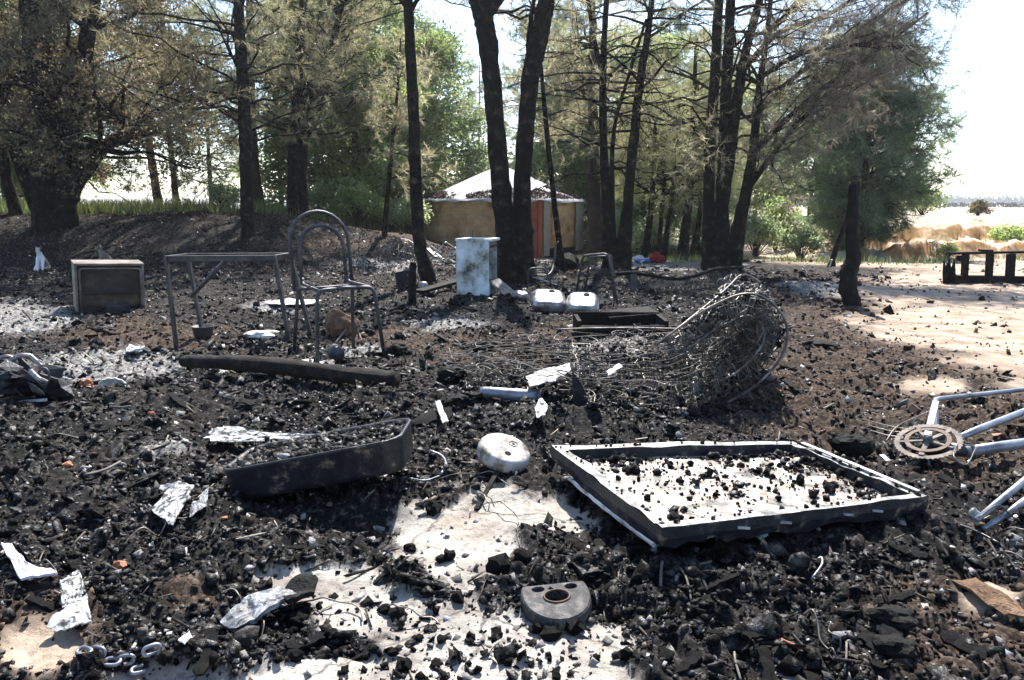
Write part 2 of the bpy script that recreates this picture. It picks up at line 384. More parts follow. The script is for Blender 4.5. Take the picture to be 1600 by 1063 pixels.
# ------------------------------------------------------------------ ground sheet
th = np.concatenate([np.linspace(-180, -62, 40, endpoint=False), np.linspace(-62, -43, 36, endpoint=False), np.linspace(-43, 43, 420, endpoint=False), np.linspace(43, 62, 36, endpoint=False), np.linspace(62, 180, 41)[:-1]])
th = np.radians(th)
rr_ = np.concatenate([[.02], np.linspace(.3, 1.15, 16, endpoint=False), np.geomspace(1.15, 13, 460, endpoint=False), np.geomspace(13, 32, 90, endpoint=False), np.geomspace(32, 6000, 60)])
TH, RR = np.meshgrid(th, rr_)
gx = (RR * np.sin(TH)).ravel(); gy = (RR * np.cos(TH)).ravel()
gz0 = H(gx, gy); gm = masks(gx, gy, gz0); gz = gz0 + fine(gx, gy, gm[0], gm[2], gm[4]) + bump_field(gx, gy)
# lumpy weathered scarp on the sand bank
sc = gm[5] * S(24, 21, gy); rg = np.abs(fbm(gx * 1.3, gy * .9, 101, 4, .6)); gz = gz + sc * (.34 * (.22 - rg) + .08 * fbm(gx * 5, gy * 5, 103, 3))
nt_, nr_ = len(th), len(rr_)
I, J = np.meshgrid(np.arange(nr_ - 1), np.arange(nt_), indexing='ij'); J2 = (J + 1) % nt_
quad = np.stack([I * nt_ + J, I * nt_ + J2, (I + 1) * nt_ + J2, (I + 1) * nt_ + J], -1).reshape(-1, 4)[:, ::-1]
gme = mesh_np('ground', np.stack([gx, gy, gz], 1), quad, quads=True, smooth=True)
for nm, idx in (('m1', (0, 1, 2)), ('m2', (3, 4, 5))):
    a = gme.attributes.new(nm, 'FLOAT_COLOR', 'POINT')
    a.data.foreach_set('color', np.stack([gm[idx[0]], gm[idx[1]], gm[idx[2]], np.ones_like(gx)], 1).astype(np.float32).ravel())
def ground_mat():
    m, nt, out = new_mat('burnt_ground'); p = nt.nodes.new('ShaderNodeBsdfPrincipled')
    def att(n):
        a = nt.nodes.new('ShaderNodeAttribute'); a.attribute_name = n; s = nt.nodes.new('ShaderNodeSeparateColor'); nt.links.new(a.outputs['Color'], s.inputs[0]); return s
    A, B = att('m1'), att('m2')
    nf = noise_node(nt, 42, 6, .72); nm = noise_node(nt, 4.5, 6, .65); nb = noise_node(nt, .8, 5, .6)
    char = ramp(nt, nf.outputs['Fac'], [(.35, (.006, .006, .006)), (.52, (.018, .017, .016)), (.62, (.05, .046, .042)), (.72, (.16, .15, .14)), (.8, (.3, .29, .27))]).outputs[0]
    nd_ = noise_node(nt, 2.2, 6, .68); char = mixc(nt, ramp(nt, nd_.outputs['Fac'], [(.50, 0.0), (.66, .7)]).outputs[0], char, ramp(nt, nf.outputs['Fac'], [(.34, (.012, .011, .010)), (.5, (.036, .032, .029)), (.62, (.10, .092, .085)), (.72, (.24, .225, .21))]).outputs[0])
    soil = ramp(nt, nf.outputs['Fac'], [(.34, (.014, .011, .009)), (.5, (.048, .035, .027)), (.62, (.115, .082, .06)), (.75, (.24, .17, .125))]).outputs[0]
    sand = ramp(nt, nm.outputs['Fac'], [(.3, (.20, .145, .10)), (.5, (.40, .31, .235)), (.7, (.55, .45, .36))]).outputs[0]
    sand = mixc(nt, ramp(nt, nf.outputs['Fac'], [(.5, 0.0), (.7, .55)]).outputs[0], sand, (.10, .075, .055)); sand = mixc(nt, ramp(nt, nd_.outputs['Fac'], [(.5, 0.0), (.66, .5)]).outputs[0], sand, (.17, .13, .10))
    ash = ramp(nt, nf.outputs['Fac'], [(.33, (.03, .03, .03)), (.48, (.14, .135, .13)), (.6, (.34, .33, .31)), (.72, (.52, .51, .49))]).outputs[0]
    slab = ramp(nt, nm.outputs['Fac'], [(.25, (.15, .13, .11)), (.4, (.28, .25, .22)), (.52, (.43, .395, .345)), (.75, (.55, .525, .48))]).outputs[0]
    slab = mixc(nt, ramp(nt, nb.outputs['Fac'], [(.55, 0.0), (.72, .55)]).outputs[0], slab, (.50, .33, .20))
    slab = mixc(nt, ramp(nt, nf.outputs['Fac'], [(.52, 0.0), (.64, .6), (.75, .85)]).outputs[0], slab, (.10, .095, .09))
    slab = mixc(nt, ramp(nt, nd_.outputs['Fac'], [(.52, 0.0), (.66, .7)]).outputs[0], slab, (.12, .112, .10))
    vor = nt.nodes.new('ShaderNodeTexVoronoi'); vor.feature = 'DISTANCE_TO_EDGE'; vor.inputs['Scale'].default_value = 1.7
    tc = nt.nodes.new('ShaderNodeTexCoord'); wv = mixc(nt, .16, tc.outputs['Object'], nm.outputs['Color'], 'ADD'); nt.links.new(wv, vor.inputs['Vector'])
    slab = mixc(nt, ramp(nt, vor.outputs['Distance'], [(.0, .8), (.012, 0.0)]).outputs[0], slab, (.05, .045, .04))
    grass = ramp(nt, nf.outputs['Fac'], [(.3, (.04, .05, .015)), (.55, (.09, .11, .035)), (.75, (.22, .19, .09))]).outputs[0]
    orange = ramp(nt, nm.outputs['Fac'], [(.3, (.26, .13, .05)), (.55, (.46, .26, .12)), (.75, (.56, .38, .22))]).outputs[0]
    c = mixc(nt, A.outputs[1], char, soil)
    c = mixc(nt, B.outputs[0], c, ash); c = mixc(nt, A.outputs[2], c, sand); geo = nt.nodes.new('ShaderNodeNewGeometry'); sx = nt.nodes.new('ShaderNodeSeparateXYZ'); nt.links.new(geo.outputs['Normal'], sx.inputs[0]); bank = mixc(nt, ramp(nt, math_n(nt, 'ADD', sx.outputs['Z'], math_n(nt, 'MULTIPLY', math_n(nt, 'SUBTRACT', nm.outputs['Fac'], .5), .25)), [(.84, 1.0), (.97, 0.0)]).outputs[0], ramp(nt, nm.outputs['Fac'], [(.3, (.42, .33, .23)), (.55, (.60, .52, .41)), (.75, (.66, .60, .50))]).outputs[0], orange); c = mixc(nt, B.outputs[2], c, bank)
    c = mixc(nt, B.outputs[1], c, grass); sf = math_n(nt, 'ADD', A.outputs[0], math_n(nt, 'MULTIPLY', math_n(nt, 'SUBTRACT', nf.outputs['Fac'], .5), 2.2)); c = mixc(nt, ramp(nt, sf, [(.15, 0.0), (.85, 1.0)]).outputs[0], c, slab)
    nt.links.new(c, p.inputs['Base Color']); p.inputs['Roughness'].default_value = .9; p.inputs['Specular IOR Level'].default_value = .08
    b = nt.nodes.new('ShaderNodeBump'); b.inputs['Strength'].default_value = .7; b.inputs['Distance'].default_value = .02
    n3 = noise_node(nt, 60, 6, .75); nt.links.new(n3.outputs['Fac'], b.inputs['Height']); nt.links.new(b.outputs[0], p.inputs['Normal'])
    nt.links.new(p.outputs[0], out.inputs[0]); return m
ground = tag(link('ground', gme, ground_mat()), kind='structure')

# ------------------------------------------------------------------ trees
def tubes_np(specs, sides):
    """many thin tapering tubes at once: specs = list of (pts (k,3), radii (k)) -> verts, quads"""
    V, Q, off = [], [], 0
    ang = np.arange(sides) * 2 * np.pi / sides
    for P, r in specs:
        P = np.asarray(P, float); k = len(P)
        T = np.gradient(P, axis=0); T /= np.linalg.norm(T, axis=1)[:, None] + 1e-9
        ref = np.array([0.31, 0.17, .93]) if abs(T[0, 2]) < .8 else np.array([.93, .2, .1])
        A = np.cross(T, ref); A /= np.linalg.norm(A, axis=1)[:, None] + 1e-9; B = np.cross(T, A)
        ring = P[:, None] + (A[:, None] * np.cos(ang)[None, :, None] + B[:, None] * np.sin(ang)[None, :, None]) * np.asarray(r)[:, None, None]
        V.append(ring.reshape(-1, 3))
        i, j = np.meshgrid(np.arange(k - 1), np.arange(sides), indexing='ij'); j2 = (j + 1) % sides
        Q.append(np.stack([i * sides + j, i * sides + j2, (i + 1) * sides + j2, (i + 1) * sides + j], -1).reshape(-1, 4) + off)
        off += k * sides
    return (np.concatenate(V), np.concatenate(Q)) if V else (np.zeros((0, 3)), np.zeros((0, 4), int))
def needles(P0, D, L, K, ln, wd, g, spread=.85, tint=None):
    wd = wd * .8; K = max(4, int(K * 1.55))
    """K slim needles round every twig"""
    n = len(P0); P0 = np.repeat(P0, K, 0); D = np.repeat(D, K, 0); L = np.repeat(L, K)
    u = g.uniform(0.05, 1.05, n * K)[:, None]
    base = P0 + D * L[:, None] * u
    d = D * .75 + g.normal(0, spread * .6, (n * K, 3)); d /= np.linalg.norm(d, axis=1)[:, None]
    l = g.uniform(.65, 1.25, n * K)[:, None] * ln
    s = np.cross(d, g.normal(0, 1, (n * K, 3))); s /= np.linalg.norm(s, axis=1)[:, None] + 1e-9; s *= wd / 2
    V = np.stack([base - s, base + s, base + d * l], 1).reshape(-1, 3)
    tb = g.uniform(.0, .5, n) if tint is None else tint
    t = np.clip(np.repeat(tb, K) + g.uniform(.0, .5, n * K), 0, 1)
    return V, np.arange(len(V)).reshape(-1, 3), np.repeat(t, 3)
def leaves(C, size, g, tint=None):
    n = len(C); a = g.normal(0, 1, (n, 3)); a /= np.linalg.norm(a, axis=1)[:, None]
    b = np.cross(a, g.normal(0, 1, (n, 3))); b /= np.linalg.norm(b, axis=1)[:, None] + 1e-9
    s = size * g.uniform(.6, 1.3, n)[:, None]
    V = np.stack([C - a * s, C + b * s * .45, C + a * s, C - b * s * .45], 1).reshape(-1, 3)
    i = np.arange(n)[:, None] * 4; T = np.concatenate([i + [[0, 1, 2]], i + [[0, 2, 3]]], 1).reshape(-1, 3)
    t = np.clip((g.uniform(0, 1, n) if tint is None else tint + g.uniform(-.2, .2, n)), 0, 1)
    return V, T, np.repeat(t, 4)
def stem_px(L, Y, n=9):
    pts = [aty(px, py, Y + (dy[0] if dy else 0)) for px, py, w, *dy in L]
    rad = [w * .5 * Y / F for _, _, w, *_ in L]
    C = crom([tuple(p) + (r,) for p, r in zip(pts, rad)], n)
    return np.array(C)
def grow(stems, g, nb, zlo, zhi, Lmax, rise=(.1, .5), ns=7, nt=4, twl=(.12, .3), azc=None, azw=math.pi, prof=lambda t: 1 - .55 * t, arch=-.12, bare=0.0, r0=.022, wood_only=False):
    """branches, sub-branches and twigs on stems; returns wood tubes and twig arrays"""
    wood5, wood3, P0, D0, L0 = [], [], [], [], []
    for b in range(nb):
        st = stems[g.integers(len(stems))]
        z = zlo + (zhi - zlo) * g.uniform(0, 1)
        zs = st[:, 2]
        if z > zs.max() or z < zs.min(): z = g.uniform(max(zlo, zs.min()), max(zs.max(), zlo + .01))
        k = int(np.argmin(np.abs(zs - z))); s0 = st[k, :3]
        t = (z - zlo) / (zhi - zlo + 1e-6)
        az = (azc + g.uniform(-azw, azw)) if azc is not None else g.uniform(0, 2 * math.pi)
        Lb = Lmax * prof(t) * g.uniform(.55, 1.0); e = g.uniform(*rise)
        hdir = np.array([math.sin(az), math.cos(az), 0])
        m = 7; tt = np.linspace(0, 1, m)
        wob = np.cumsum(g.normal(0, .035 * Lb, (m, 3)), 0); wob[0] = 0; wob[1] *= .3
        pts = s0 + hdir * (Lb * tt * math.cos(e))[:, None] + np.array([0, 0, 1]) * (Lb * (math.sin(e) * tt + arch * tt ** 2))[:, None] + wob
        rb = min(r0, st[k, 3] * .45)
        wood5.append((pts, rb * (1 - .85 * tt) + .002))
        dead = g.uniform() < bare
        for q in range(ns):
            u = g.uniform(.28, 1.0); x = u * (m - 1); i = min(int(x), m - 2); p = pts[i] * (1 - x + i) + pts[i + 1] * (x - i)
            tg = pts[i + 1] - pts[i]; tg /= np.linalg.norm(tg) + 1e-9
            d = tg * .8 + g.normal(0, .55, 3); d[2] += .1; d /= np.linalg.norm(d)
            ls = Lb * g.uniform(.16, .34) * (1.2 - .5 * u)
            e3 = p + d * ls + g.normal(0, .04 * ls, 3); md = (p + e3) / 2 + g.normal(0, .05 * ls, 3)
            wood3.append((np.array([p, md, e3]), np.array([.006, .004, .002])))
            if dead: continue
            for w in range(nt):
                v = g.uniform(.25, 1.0); pp = p * (1 - v) + e3 * v
                dd = d * .7 + g.normal(0, .6, 3); dd /= np.linalg.norm(dd)
                P0.append(pp); D0.append(dd); L0.append(g.uniform(*twl))
    return wood5, wood3, np.array(P0).reshape(-1, 3), np.array(D0).reshape(-1, 3), np.array(L0)
def trunk_mesh(name, stems, wood5, wood3, g, sides=12, rough=.10):
    V, Q, off = [], [], 0
    sp = []
    for st in stems:
        v, q = tubes_np([(st[:, :3], st[:, 3])], sides)
        c = np.repeat(st[:, :3], sides, 0)
        n = 1 + rough * fbm(v[:, 2] * 5 + v[:, 0] * 9, v[:, 0] * 14 + v[:, 1] * 14, 7, 3) + .16 * np.maximum(0, fbm(v[:, 2] * 9, v[:, 0] * 40 + v[:, 1] * 40, 9, 2)) + .045 * g.normal(0, 1, len(v))
        v = c + (v - c) * n[:, None]
        V.append(v); Q.append(q + off); off += len(v)
    for wd, sd_ in ((wood5, 5), (wood3, 3)):
        if wd:
            v, q = tubes_np(wd, sd_); V.append(v); Q.append(q + off); off += len(v)
    return mesh_np(name, np.concatenate(V), np.concatenate(Q), quads=True, smooth=True)
def make_tree(name, label, base, stems, wood5, wood3, crowns, bark, g, group=None, cat='tree', sides=12, dz=0.0):
    base = Vector(base); o = thing(name, label, cat, base, group)
    b = np.array(base)
    st = [np.concatenate([s[:, :3] - b, s[:, 3:]], 1) for s in stems]
    w5 = [(p - b, r) for p, r in wood5]; w3 = [(p - b, r) for p, r in wood3]
    link('trunk', trunk_mesh('trunk', st, w5, w3, g, sides), bark, o)
    for k, (V, T, t, m) in enumerate(crowns):
        if len(V): link('crown' if k == 0 else 'foliage', mesh_np('crown', V - b, T, t), m, o)
    return o
def nd(tw, K, ln, wd, g, m, keep=1.0):
    P, D, L = tw
    if keep < 1 and len(P):
        k = g.uniform(0, 1, len(P)) < keep; P, D, L = P[k], D[k], L[k]
    if not len(P): return (np.zeros((0, 3)), np.zeros((0, 3), int), np.zeros(0), m)
    tint = np.clip(.25 + .35 * fbm(P[:, 0] * 1.6, P[:, 2] * 1.6 + P[:, 1], 5, 2) + g.uniform(-.1, .1, len(P)), 0, 1)
    return needles(P, D, L, K, ln, wd, g, tint=tint) + (m,)
def base_of(stems):
    p = np.mean([s[0, :3] for s in stems[:1]], 0); return Vector((p[0], p[1], zg(p[0], p[1]) - .03))
def sink(stems, d=.18):
    """carry every trunk foot a little way into the soil"""
    out = []
    for s in stems:
        f = s[0].copy(); gr = hz(f[0], f[1])
        if f[2] < gr + .6: f[2] = min(f[2], gr) - d; f[3] *= 1.25; s = np.concatenate([f[None], s])
        out.append(s)
    return out

g = np.random.default_rng(3)
# big spreading tree on the bank
Yb = 13.6
st = sink([stem_px([(75, 338, 40), (72, 270, 40), (74, 190, 38), (60, 70, 40), (38, -90, 26), (20, -190, 12)], Yb),
      stem_px([(100, 330, 28), (106, 240, 26), (128, 110, 24), (155, -50, 15), (180, -160, 8)], Yb, 5),
      stem_px([(104, 322, 26), (114, 294, 25), (135, 262, 24), (168, 226, 17), (215, 196, 11), (268, 165, 5)], Yb, 4),
      stem_px([(60, 332, 20), (34, 262, 19), (8, 190, 18), (-20, 90, 12), (-40, -20, 8)], Yb, 4),
      stem_px([(24, 330, 18), (4, 240, 14), (10, 150, 12), (6, 20, 8)], Yb + .8, 4)])
w5, w3, P, D, L = grow(st, g, 130, 1.8, 6.0, 3.2, (.0, .8), 9, 4, arch=-.18, bare=.12, r0=.05)
lc = np.repeat(P, 14, 0) + np.repeat(D * L[:, None], 14, 0) * g.uniform(0, 1, (len(P) * 14, 1)) + g.normal(0, .09, (len(P) * 14, 3))
LV = leaves(lc, .034, g, np.clip(.35 + .3 * fbm(lc[:, 0] * 1.2, lc[:, 2] * 1.2, 3, 2), 0, 1)) + (LEAFD,)
NV = nd((P, D, L), 10, .11, .010, g, SINGED, .55)
make_tree('spreading_tree', 'massive dark multi-limbed tree on the earth bank with brown singed leaves', base_of(st), st, w5, w3, [LV, NV], BARK, g, sides=14)
# two slim trunks on the grass beyond the bank
for pxs, lab in (([(250, 331, 14), (240, 270, 12), (231, 200, 10), (226, 90, 8), (222, -30, 5)], 'slim leaning trunk on the grassy bank, thicker of the bare pair'),
                 ([(277, 331, 11), (270, 260, 9), (262, 190, 8), (256, 80, 6), (252, -20, 4)], 'slim leaning trunk on the grassy bank, thinner of the bare pair')):
    Y = 21.0; st = sink([stem_px(pxs, Y)])
    w5, w3, P, D, L = grow(st, g, 44, 2.6, 6.6, 2.3, (-.3, .5), 7, 4, bare=.1)
    lc = np.repeat(P, 7, 0) + g.normal(0, .13, (len(P) * 7, 3))
    make_tree('slim_tree', lab, base_of(st), st, w5, w3, [leaves(lc, .055, g) + (LEAFD,), nd((P, D, L), 8, .13, .012, g, SINGED, .6)], BARKB, g, sides=8)
def pine(label, pxs_list, Y, nb, zlo, zhi, Lm, K=14, rise=(.0, .6), m=SINGED, bark=BARK, ns=7, nt=4, bare=.1, azc=None, azw=math.pi, name='pine_tree', keep=1.0, ln=.12, wd=.010, arch=-.1, r0=.022, sides=16, mix=None):
    st = sink([stem_px(p, Y) for p in pxs_list])
    w5, w3, P, D, L = grow(st, g, nb, zlo, zhi, Lm, rise, ns, nt, bare=bare, azc=azc, azw=azw, arch=arch, r0=r0)
    cr = [nd((P, D, L), K, ln, wd, g, m, keep)]
    if mix is not None: cr.append(nd((P, D, L), K // 2, ln, wd, g, mix, .5))
    return make_tree(name, label, base_of(st), st, w5, w3, cr, bark, g, sides=sides)
pine('straight pine with arching bare branches behind the table frame', [[(389, 402, 21), (385, 300, 18), (382, 180, 18), (374, 40, 15), (369, -120, 11), (366, -220, 6)]], 13.0, 66, 1.9, 6.2, 3.0, 12, (-.1, .6), bare=.25, ns=8, wd=.008, mix=OLIVE)
pine('olive-needled pine on the bank close behind the straight pine', [[(404, 342, 22), (396, 260, 17), (392, 170, 14), (390, 30, 10), (388, -120, 6)]], 18.5, 60, 2.6, 7.2, 2.8, 12, m=OLIVE, bark=BARKB, mix=SINGED)
pine('forked pine with a fan of fine brown twigs on the bank', [[(463, 352, 26), (460, 270, 20), (464, 150, 14), (472, 20, 9), (478, -100, 6)], [(474, 345, 20), (471, 260, 15), (482, 170, 11), (512, 80, 8), (548, -30, 5), (570, -110, 3)]], 16.5, 90, 2.1, 6.8, 3.2, 11, (.1, .8), bare=.25, ns=9, bark=BARK, mix=OLIVE)
pine('thin leaning sapling at the foot of the bank beside the canvas tent', [[(600, 374, 9), (606, 300, 7), (615, 210, 6), (622, 130, 4), (626, 60, 2)]], 14.2, 26, 1.4, 4.4, 1.3, 10, bark=BARK, ns=5)
pine('single bare blackened trunk with a kinked foot by the charred post', [[(671, 446, 26), (664, 415, 22), (655, 375, 19), (649, 260, 18), (644, 130, 16), (638, 10, 14), (635, -80, 12), (632, -190, 7)], [(639, 14, 9), (628, 2, 7), (604, -22, 5), (575, -60, 3)], [(640, 20, 8), (652, 0, 6), (668, -30, 5), (690, -80, 3)]], 9.35, 9, 3.3, 4.6, 1.3, 8, bare=.5, keep=.7)
pine('thick blackened twin-stemmed pine standing in front of the tent door', [[(800, 442, 44), (794, 390, 36), (785, 320, 30), (775, 200, 27), (766, 100, 27), (757, 35, 28), (742, -10, 22), (725, -70, 16), (712, -150, 8)],
      [(758, 40, 20), (764, 10, 18), (768, -30, 16), (772, -140, 8)], [(762, 30, 10), (776, 8, 10), (790, -10, 8), (815, -60, 5)],
      [(818, 442, 44), (817, 380, 32), (816, 290, 26), (824, 170, 25), (832, 105, 27), (840, 70, 28), (850, 20, 26), (858, -20, 22), (875, -90, 16), (890, -170, 8)],
      [(833, 110, 10), (826, 75, 8), (830, 30, 6), (838, -20, 5)]], 9.6, 20, 3.1, 4.9, 1.7, 9, bare=.45, sides=16, keep=.8)
pine('thin dead pole-like tree leaning beside the twin-stemmed pine', [[(880, 424, 11), (872, 365, 9), (862, 280, 8), (852, 180, 7), (846, 110, 5), (842, 60, 3)]], 11.2, 8, 2.2, 3.6, .8, 6, bare=.6)
pine('slender black three-stemmed pine with dead twigs behind the bent chair frames', [[(956, 420, 30), (950, 350, 18), (944, 250, 13), (942, 150, 11), (944, 60, 9), (950, -40, 7), (952, -150, 4)], [(943, 120, 8), (930, 70, 7), (920, 10, 6), (908, -60, 4)],
      [(972, 418, 30), (980, 330, 17), (988, 240, 14), (1000, 130, 12), (1014, 40, 9), (1024, -60, 6)], [(958, 400, 12), (956, 300, 8), (960, 200, 6), (985, 110, 5), (1010, 30, 4)]], 11.7, 66, 1.6, 5.0, 2.3, 7, (-.1, .5), bare=.6, ns=7, keep=.8, arch=-.2, wd=.007)
pine('reddish brown trunk close behind the slender black pine', [[(931, 398, 26), (929, 320, 20), (927, 220, 16), (926, 100, 12), (926, -30, 7)]], 15.8, 52, 2.0, 6.2, 2.6, 12, m=SINGED, bark=BARKB, mix=OLIVE)
pine('blackened clump pine with four stems and long limbs reaching over the sand', [[(1113, 422, 34), (1108, 340, 19), (1109, 240, 16), (1116, 130, 15), (1123, 0, 13), (1128, -120, 8)], [(1131, 422, 32), (1128, 330, 20), (1132, 200, 16), (1138, 80, 15), (1144, -60, 11), (1148, -160, 6)],
      [(1129, 320, 18), (1142, 230, 17), (1154, 140, 15), (1168, 70, 13), (1192, -20, 10), (1210, -110, 6)], [(1143, 420, 30), (1155, 350, 21), (1168, 290, 17), (1177, 235, 14), (1184, 160, 11), (1196, 70, 8), (1208, -30, 5)]],
     11.5, 62, 1.7, 5.2, 2.6, 8, (-.1, .7), bare=.5, ns=8, arch=-.15, sides=14, wd=.007)
# its long limbs to the right, needles still on
stl = [stem_px([(1176, 240, 11), (1225, 190, 9), (1290, 135, 7), (1370, 80, 5), (1450, 20, 3)], 11.5), stem_px([(1165, 300, 10), (1205, 245, 8), (1245, 195, 6), (1290, 150, 3)], 11.4),
       stem_px([(1180, 180, 9), (1230, 130, 8), (1310, 70, 6), (1400, 10, 5), (1480, -30, 3)], 11.9), stem_px([(1168, 100, 9), (1220, 50, 8), (1300, 20, 6), (1380, -40, 4)], 12.2),
       stem_px([(1190, 120, 8), (1250, 85, 7), (1340, 70, 5), (1410, 75, 3)], 11.2),
       stem_px([(1196, 60, 8), (1270, -20, 7), (1370, -80, 5), (1460, -110, 3)], 12.4)]
wl5, wl3, PL, DL, LL = [], [], [], [], []
for q, s in enumerate(stl):
    wl5.append((s[:, :3], s[:, 3]))
    for b in range(15):
        k = g.integers(3, len(s)); tg = s[min(k + 1, len(s) - 1), :3] - s[k - 1, :3]; tg /= np.linalg.norm(tg) + 1e-9
        d = tg * .9 + g.normal(0, .6, 3); d[2] += .05; d /= np.linalg.norm(d); ls = g.uniform(.5, 1.25)
        pts = s[k, :3] + d * (ls * np.linspace(0, 1, 5))[:, None] + np.cumsum(g.normal(0, .03, (5, 3)), 0); wl5.append((pts, np.linspace(.012, .003, 5)))
        for w in range(11):
            v = g.integers(1, 5); dd = d * .6 + g.normal(0, .65, 3); dd /= np.linalg.norm(dd); lw = g.uniform(.15, .5)
            wl3.append((np.array([pts[v], pts[v] + dd * lw]), np.array([.004, .002])))
            for e in range(3):
                d3 = dd * .7 + g.normal(0, .5, 3); d3 /= np.linalg.norm(d3); PL.append(pts[v] + dd * lw * g.uniform(.3, 1)); DL.append(d3); LL.append(g.uniform(.12, .3))
clump = [o for o in bpy.data.objects if o.name.startswith('pine_tree') and 'four stems' in o.get('label', '')][0]
cb = np.array(clump.location)
v5, q5 = tubes_np(wl5, 6); v3, q3 = tubes_np(wl3, 3)
link('limbs', mesh_np('limbs', np.concatenate([v5, v3]) - cb, np.concatenate([q5, q3 + len(v5)]), quads=True, smooth=True), BARK, clump)
V, T, t, m = nd((np.array(PL), np.array(DL), np.array(LL)), 13, .12, .008, g, SINGED)
link('singed_foliage', mesh_np('crown', V - cb, T, t), foliage_mat('grey_singed_needles', (.09, .08, .06), (.22, .195, .14), (.38, .34, .25), .6), clump)
# small trunks in the thicket right of the tent
for pxs, Y, lab in (([(1006, 402, 12), (1016, 340, 10), (1021, 270, 7), (1024, 180, 5)], 15.0, 'small dark trunk curving beside the dropped clothes'),
                    ([(1028, 402, 9), (1033, 345, 7), (1038, 280, 6), (1044, 190, 4)], 15.6, 'thinnest dark trunk between two others behind the dropped clothes'),
                    ([(1036, 404, 12), (1044, 350, 9), (1053, 290, 7), (1062, 180, 5)], 14.6, 'small dark trunk rising close behind the red cloth'),
                    ([(1066, 404, 18), (1072, 350, 15), (1078, 290, 11), (1084, 170, 8), (1088, 60, 5)], 15.5, 'stout dark trunk in shrubs between dropped clothes and four-stemmed pine'),
                    ([(1080, 402, 10), (1092, 345, 8), (1100, 260, 6), (1106, 170, 4)], 16.5, 'thin trunk leaning away behind the stout dark trunk')):
    pine(lab, [pxs], Y, 34, 1.2, 4.4, 1.7, 11, m=OLIVE, bark=BARK, name='small_pine', mix=SINGED, ns=6, sides=8)
# dark evergreens and pines filling the grove behind
def grove_tree(label, px, Y, h, rad, m, zlo=.9, K=11, name='grove_pine', bark=BARKB, nb=70, leafy=None, ns=8, nt=4, wpx=.10, mix=None, ln=.15, wd=.014, prof=lambda t: 1 - .55 * t):
    p = aty(px, 320, Y); x = p.x; zb = hz(x, Y)
    lean = g.normal(0, .25, 2)
    s = np.array([[x, Y, zb - .15, wpx], [x + lean[0] * .3, Y + lean[1] * .3, zb + h * .35, wpx * .75], [x + lean[0], Y + lean[1], zb + h * .7, wpx * .45], [x + lean[0] * 1.3, Y + lean[1], zb + h, .02]])
    st = [np.array(crom(s, 5))]
    w5, w3, P, D, L = grow(st, g, nb, zb + zlo, zb + h, rad, (-.25, .5), ns, nt, bare=.05, r0=.03, twl=(.15, .35), prof=prof)
    cr = []
    if leafy is not None:
        lc = np.repeat(P, leafy[0], 0) + g.normal(0, .2, (len(P) * leafy[0], 3))
        cr.append(leaves(lc, leafy[1], g, np.clip(.45 + .4 * fbm(lc[:, 0] * 1.1, lc[:, 2] * 1.1, 3, 2), 0, 1)) + (m,))
    else: cr.append(nd((P, D, L), K, ln, wd, g, m))
    if mix is not None: cr.append(nd((P, D, L), 6, ln, wd, g, mix, .5))
    return make_tree(name, label, (x, Y, zb - .03), st, w5, w3, cr, bark, g, sides=8)
def copy_tree(src, px, Y, s, rot, label, group=None, name=None):
    p = aty(px, 320, Y); r = src.copy(); COL.objects.link(r); r.location = (p.x, Y, hz(p.x, Y) - .05); r.rotation_euler = (0, 0, rot); r.scale = (s, s, s)
    r['label'] = label
    if group: r['group'] = group
    for ch in list(src.children):
        c = ch.copy(); COL.objects.link(c); c.parent = r
    return r
GREENP = foliage_mat('fresh_green_needles', (.05, .09, .045), (.13, .21, .11), (.26, .36, .19), .55)
G1 = grove_tree('leafy green tree with a dark trunk behind the thin leaning sapling', 560, 19.5, 6.5, 2.3, LEAF, .5, leafy=(9, .07), name='leafy_tree', mix=SINGED, nb=95)
G2 = grove_tree('tall blue-green pine rising above the leafy thicket', 588, 25, 10.5, 2.4, GREENN, 1.6, 18, nb=85)
G3 = grove_tree('pale green round-crowned tree close beside the tent roof', 690, 23.5, 6.1, 2.5, GREYG, .6, leafy=(10, .065), name='leafy_tree', nb=95)
G4 = grove_tree('olive pine directly behind the tent', 850, 27, 8.5, 3.0, OLIVE, .7, 16, mix=GREENN, nb=85)
G5 = grove_tree('broad green pine at the edge of the grove beside the sand bank', 1348, 18.2, 5.0, 2.1, GREENP, .1, 17, nb=190, ns=10, nt=4, ln=.16, wd=.014, mix=OLIVE, prof=lambda t: (.42 + 1.25 * t) if t < .46 else 1.0 - .9 * (t - .46))
LB = {'G1': 'leafy green background tree among the grove trunks', 'G2': 'blue-green background pine rising behind the grove', 'G3': 'pale grey-green background tree among the grove trunks', 'G4': 'olive background pine in the thick of the grove'}
GR = {'G1': 'leafy green trees at the back of the grove', 'G2': 'blue-green pines at the back of the grove', 'G3': 'pale grey-green trees at the back of the grove', 'G4': 'olive pines at the back of the grove'}
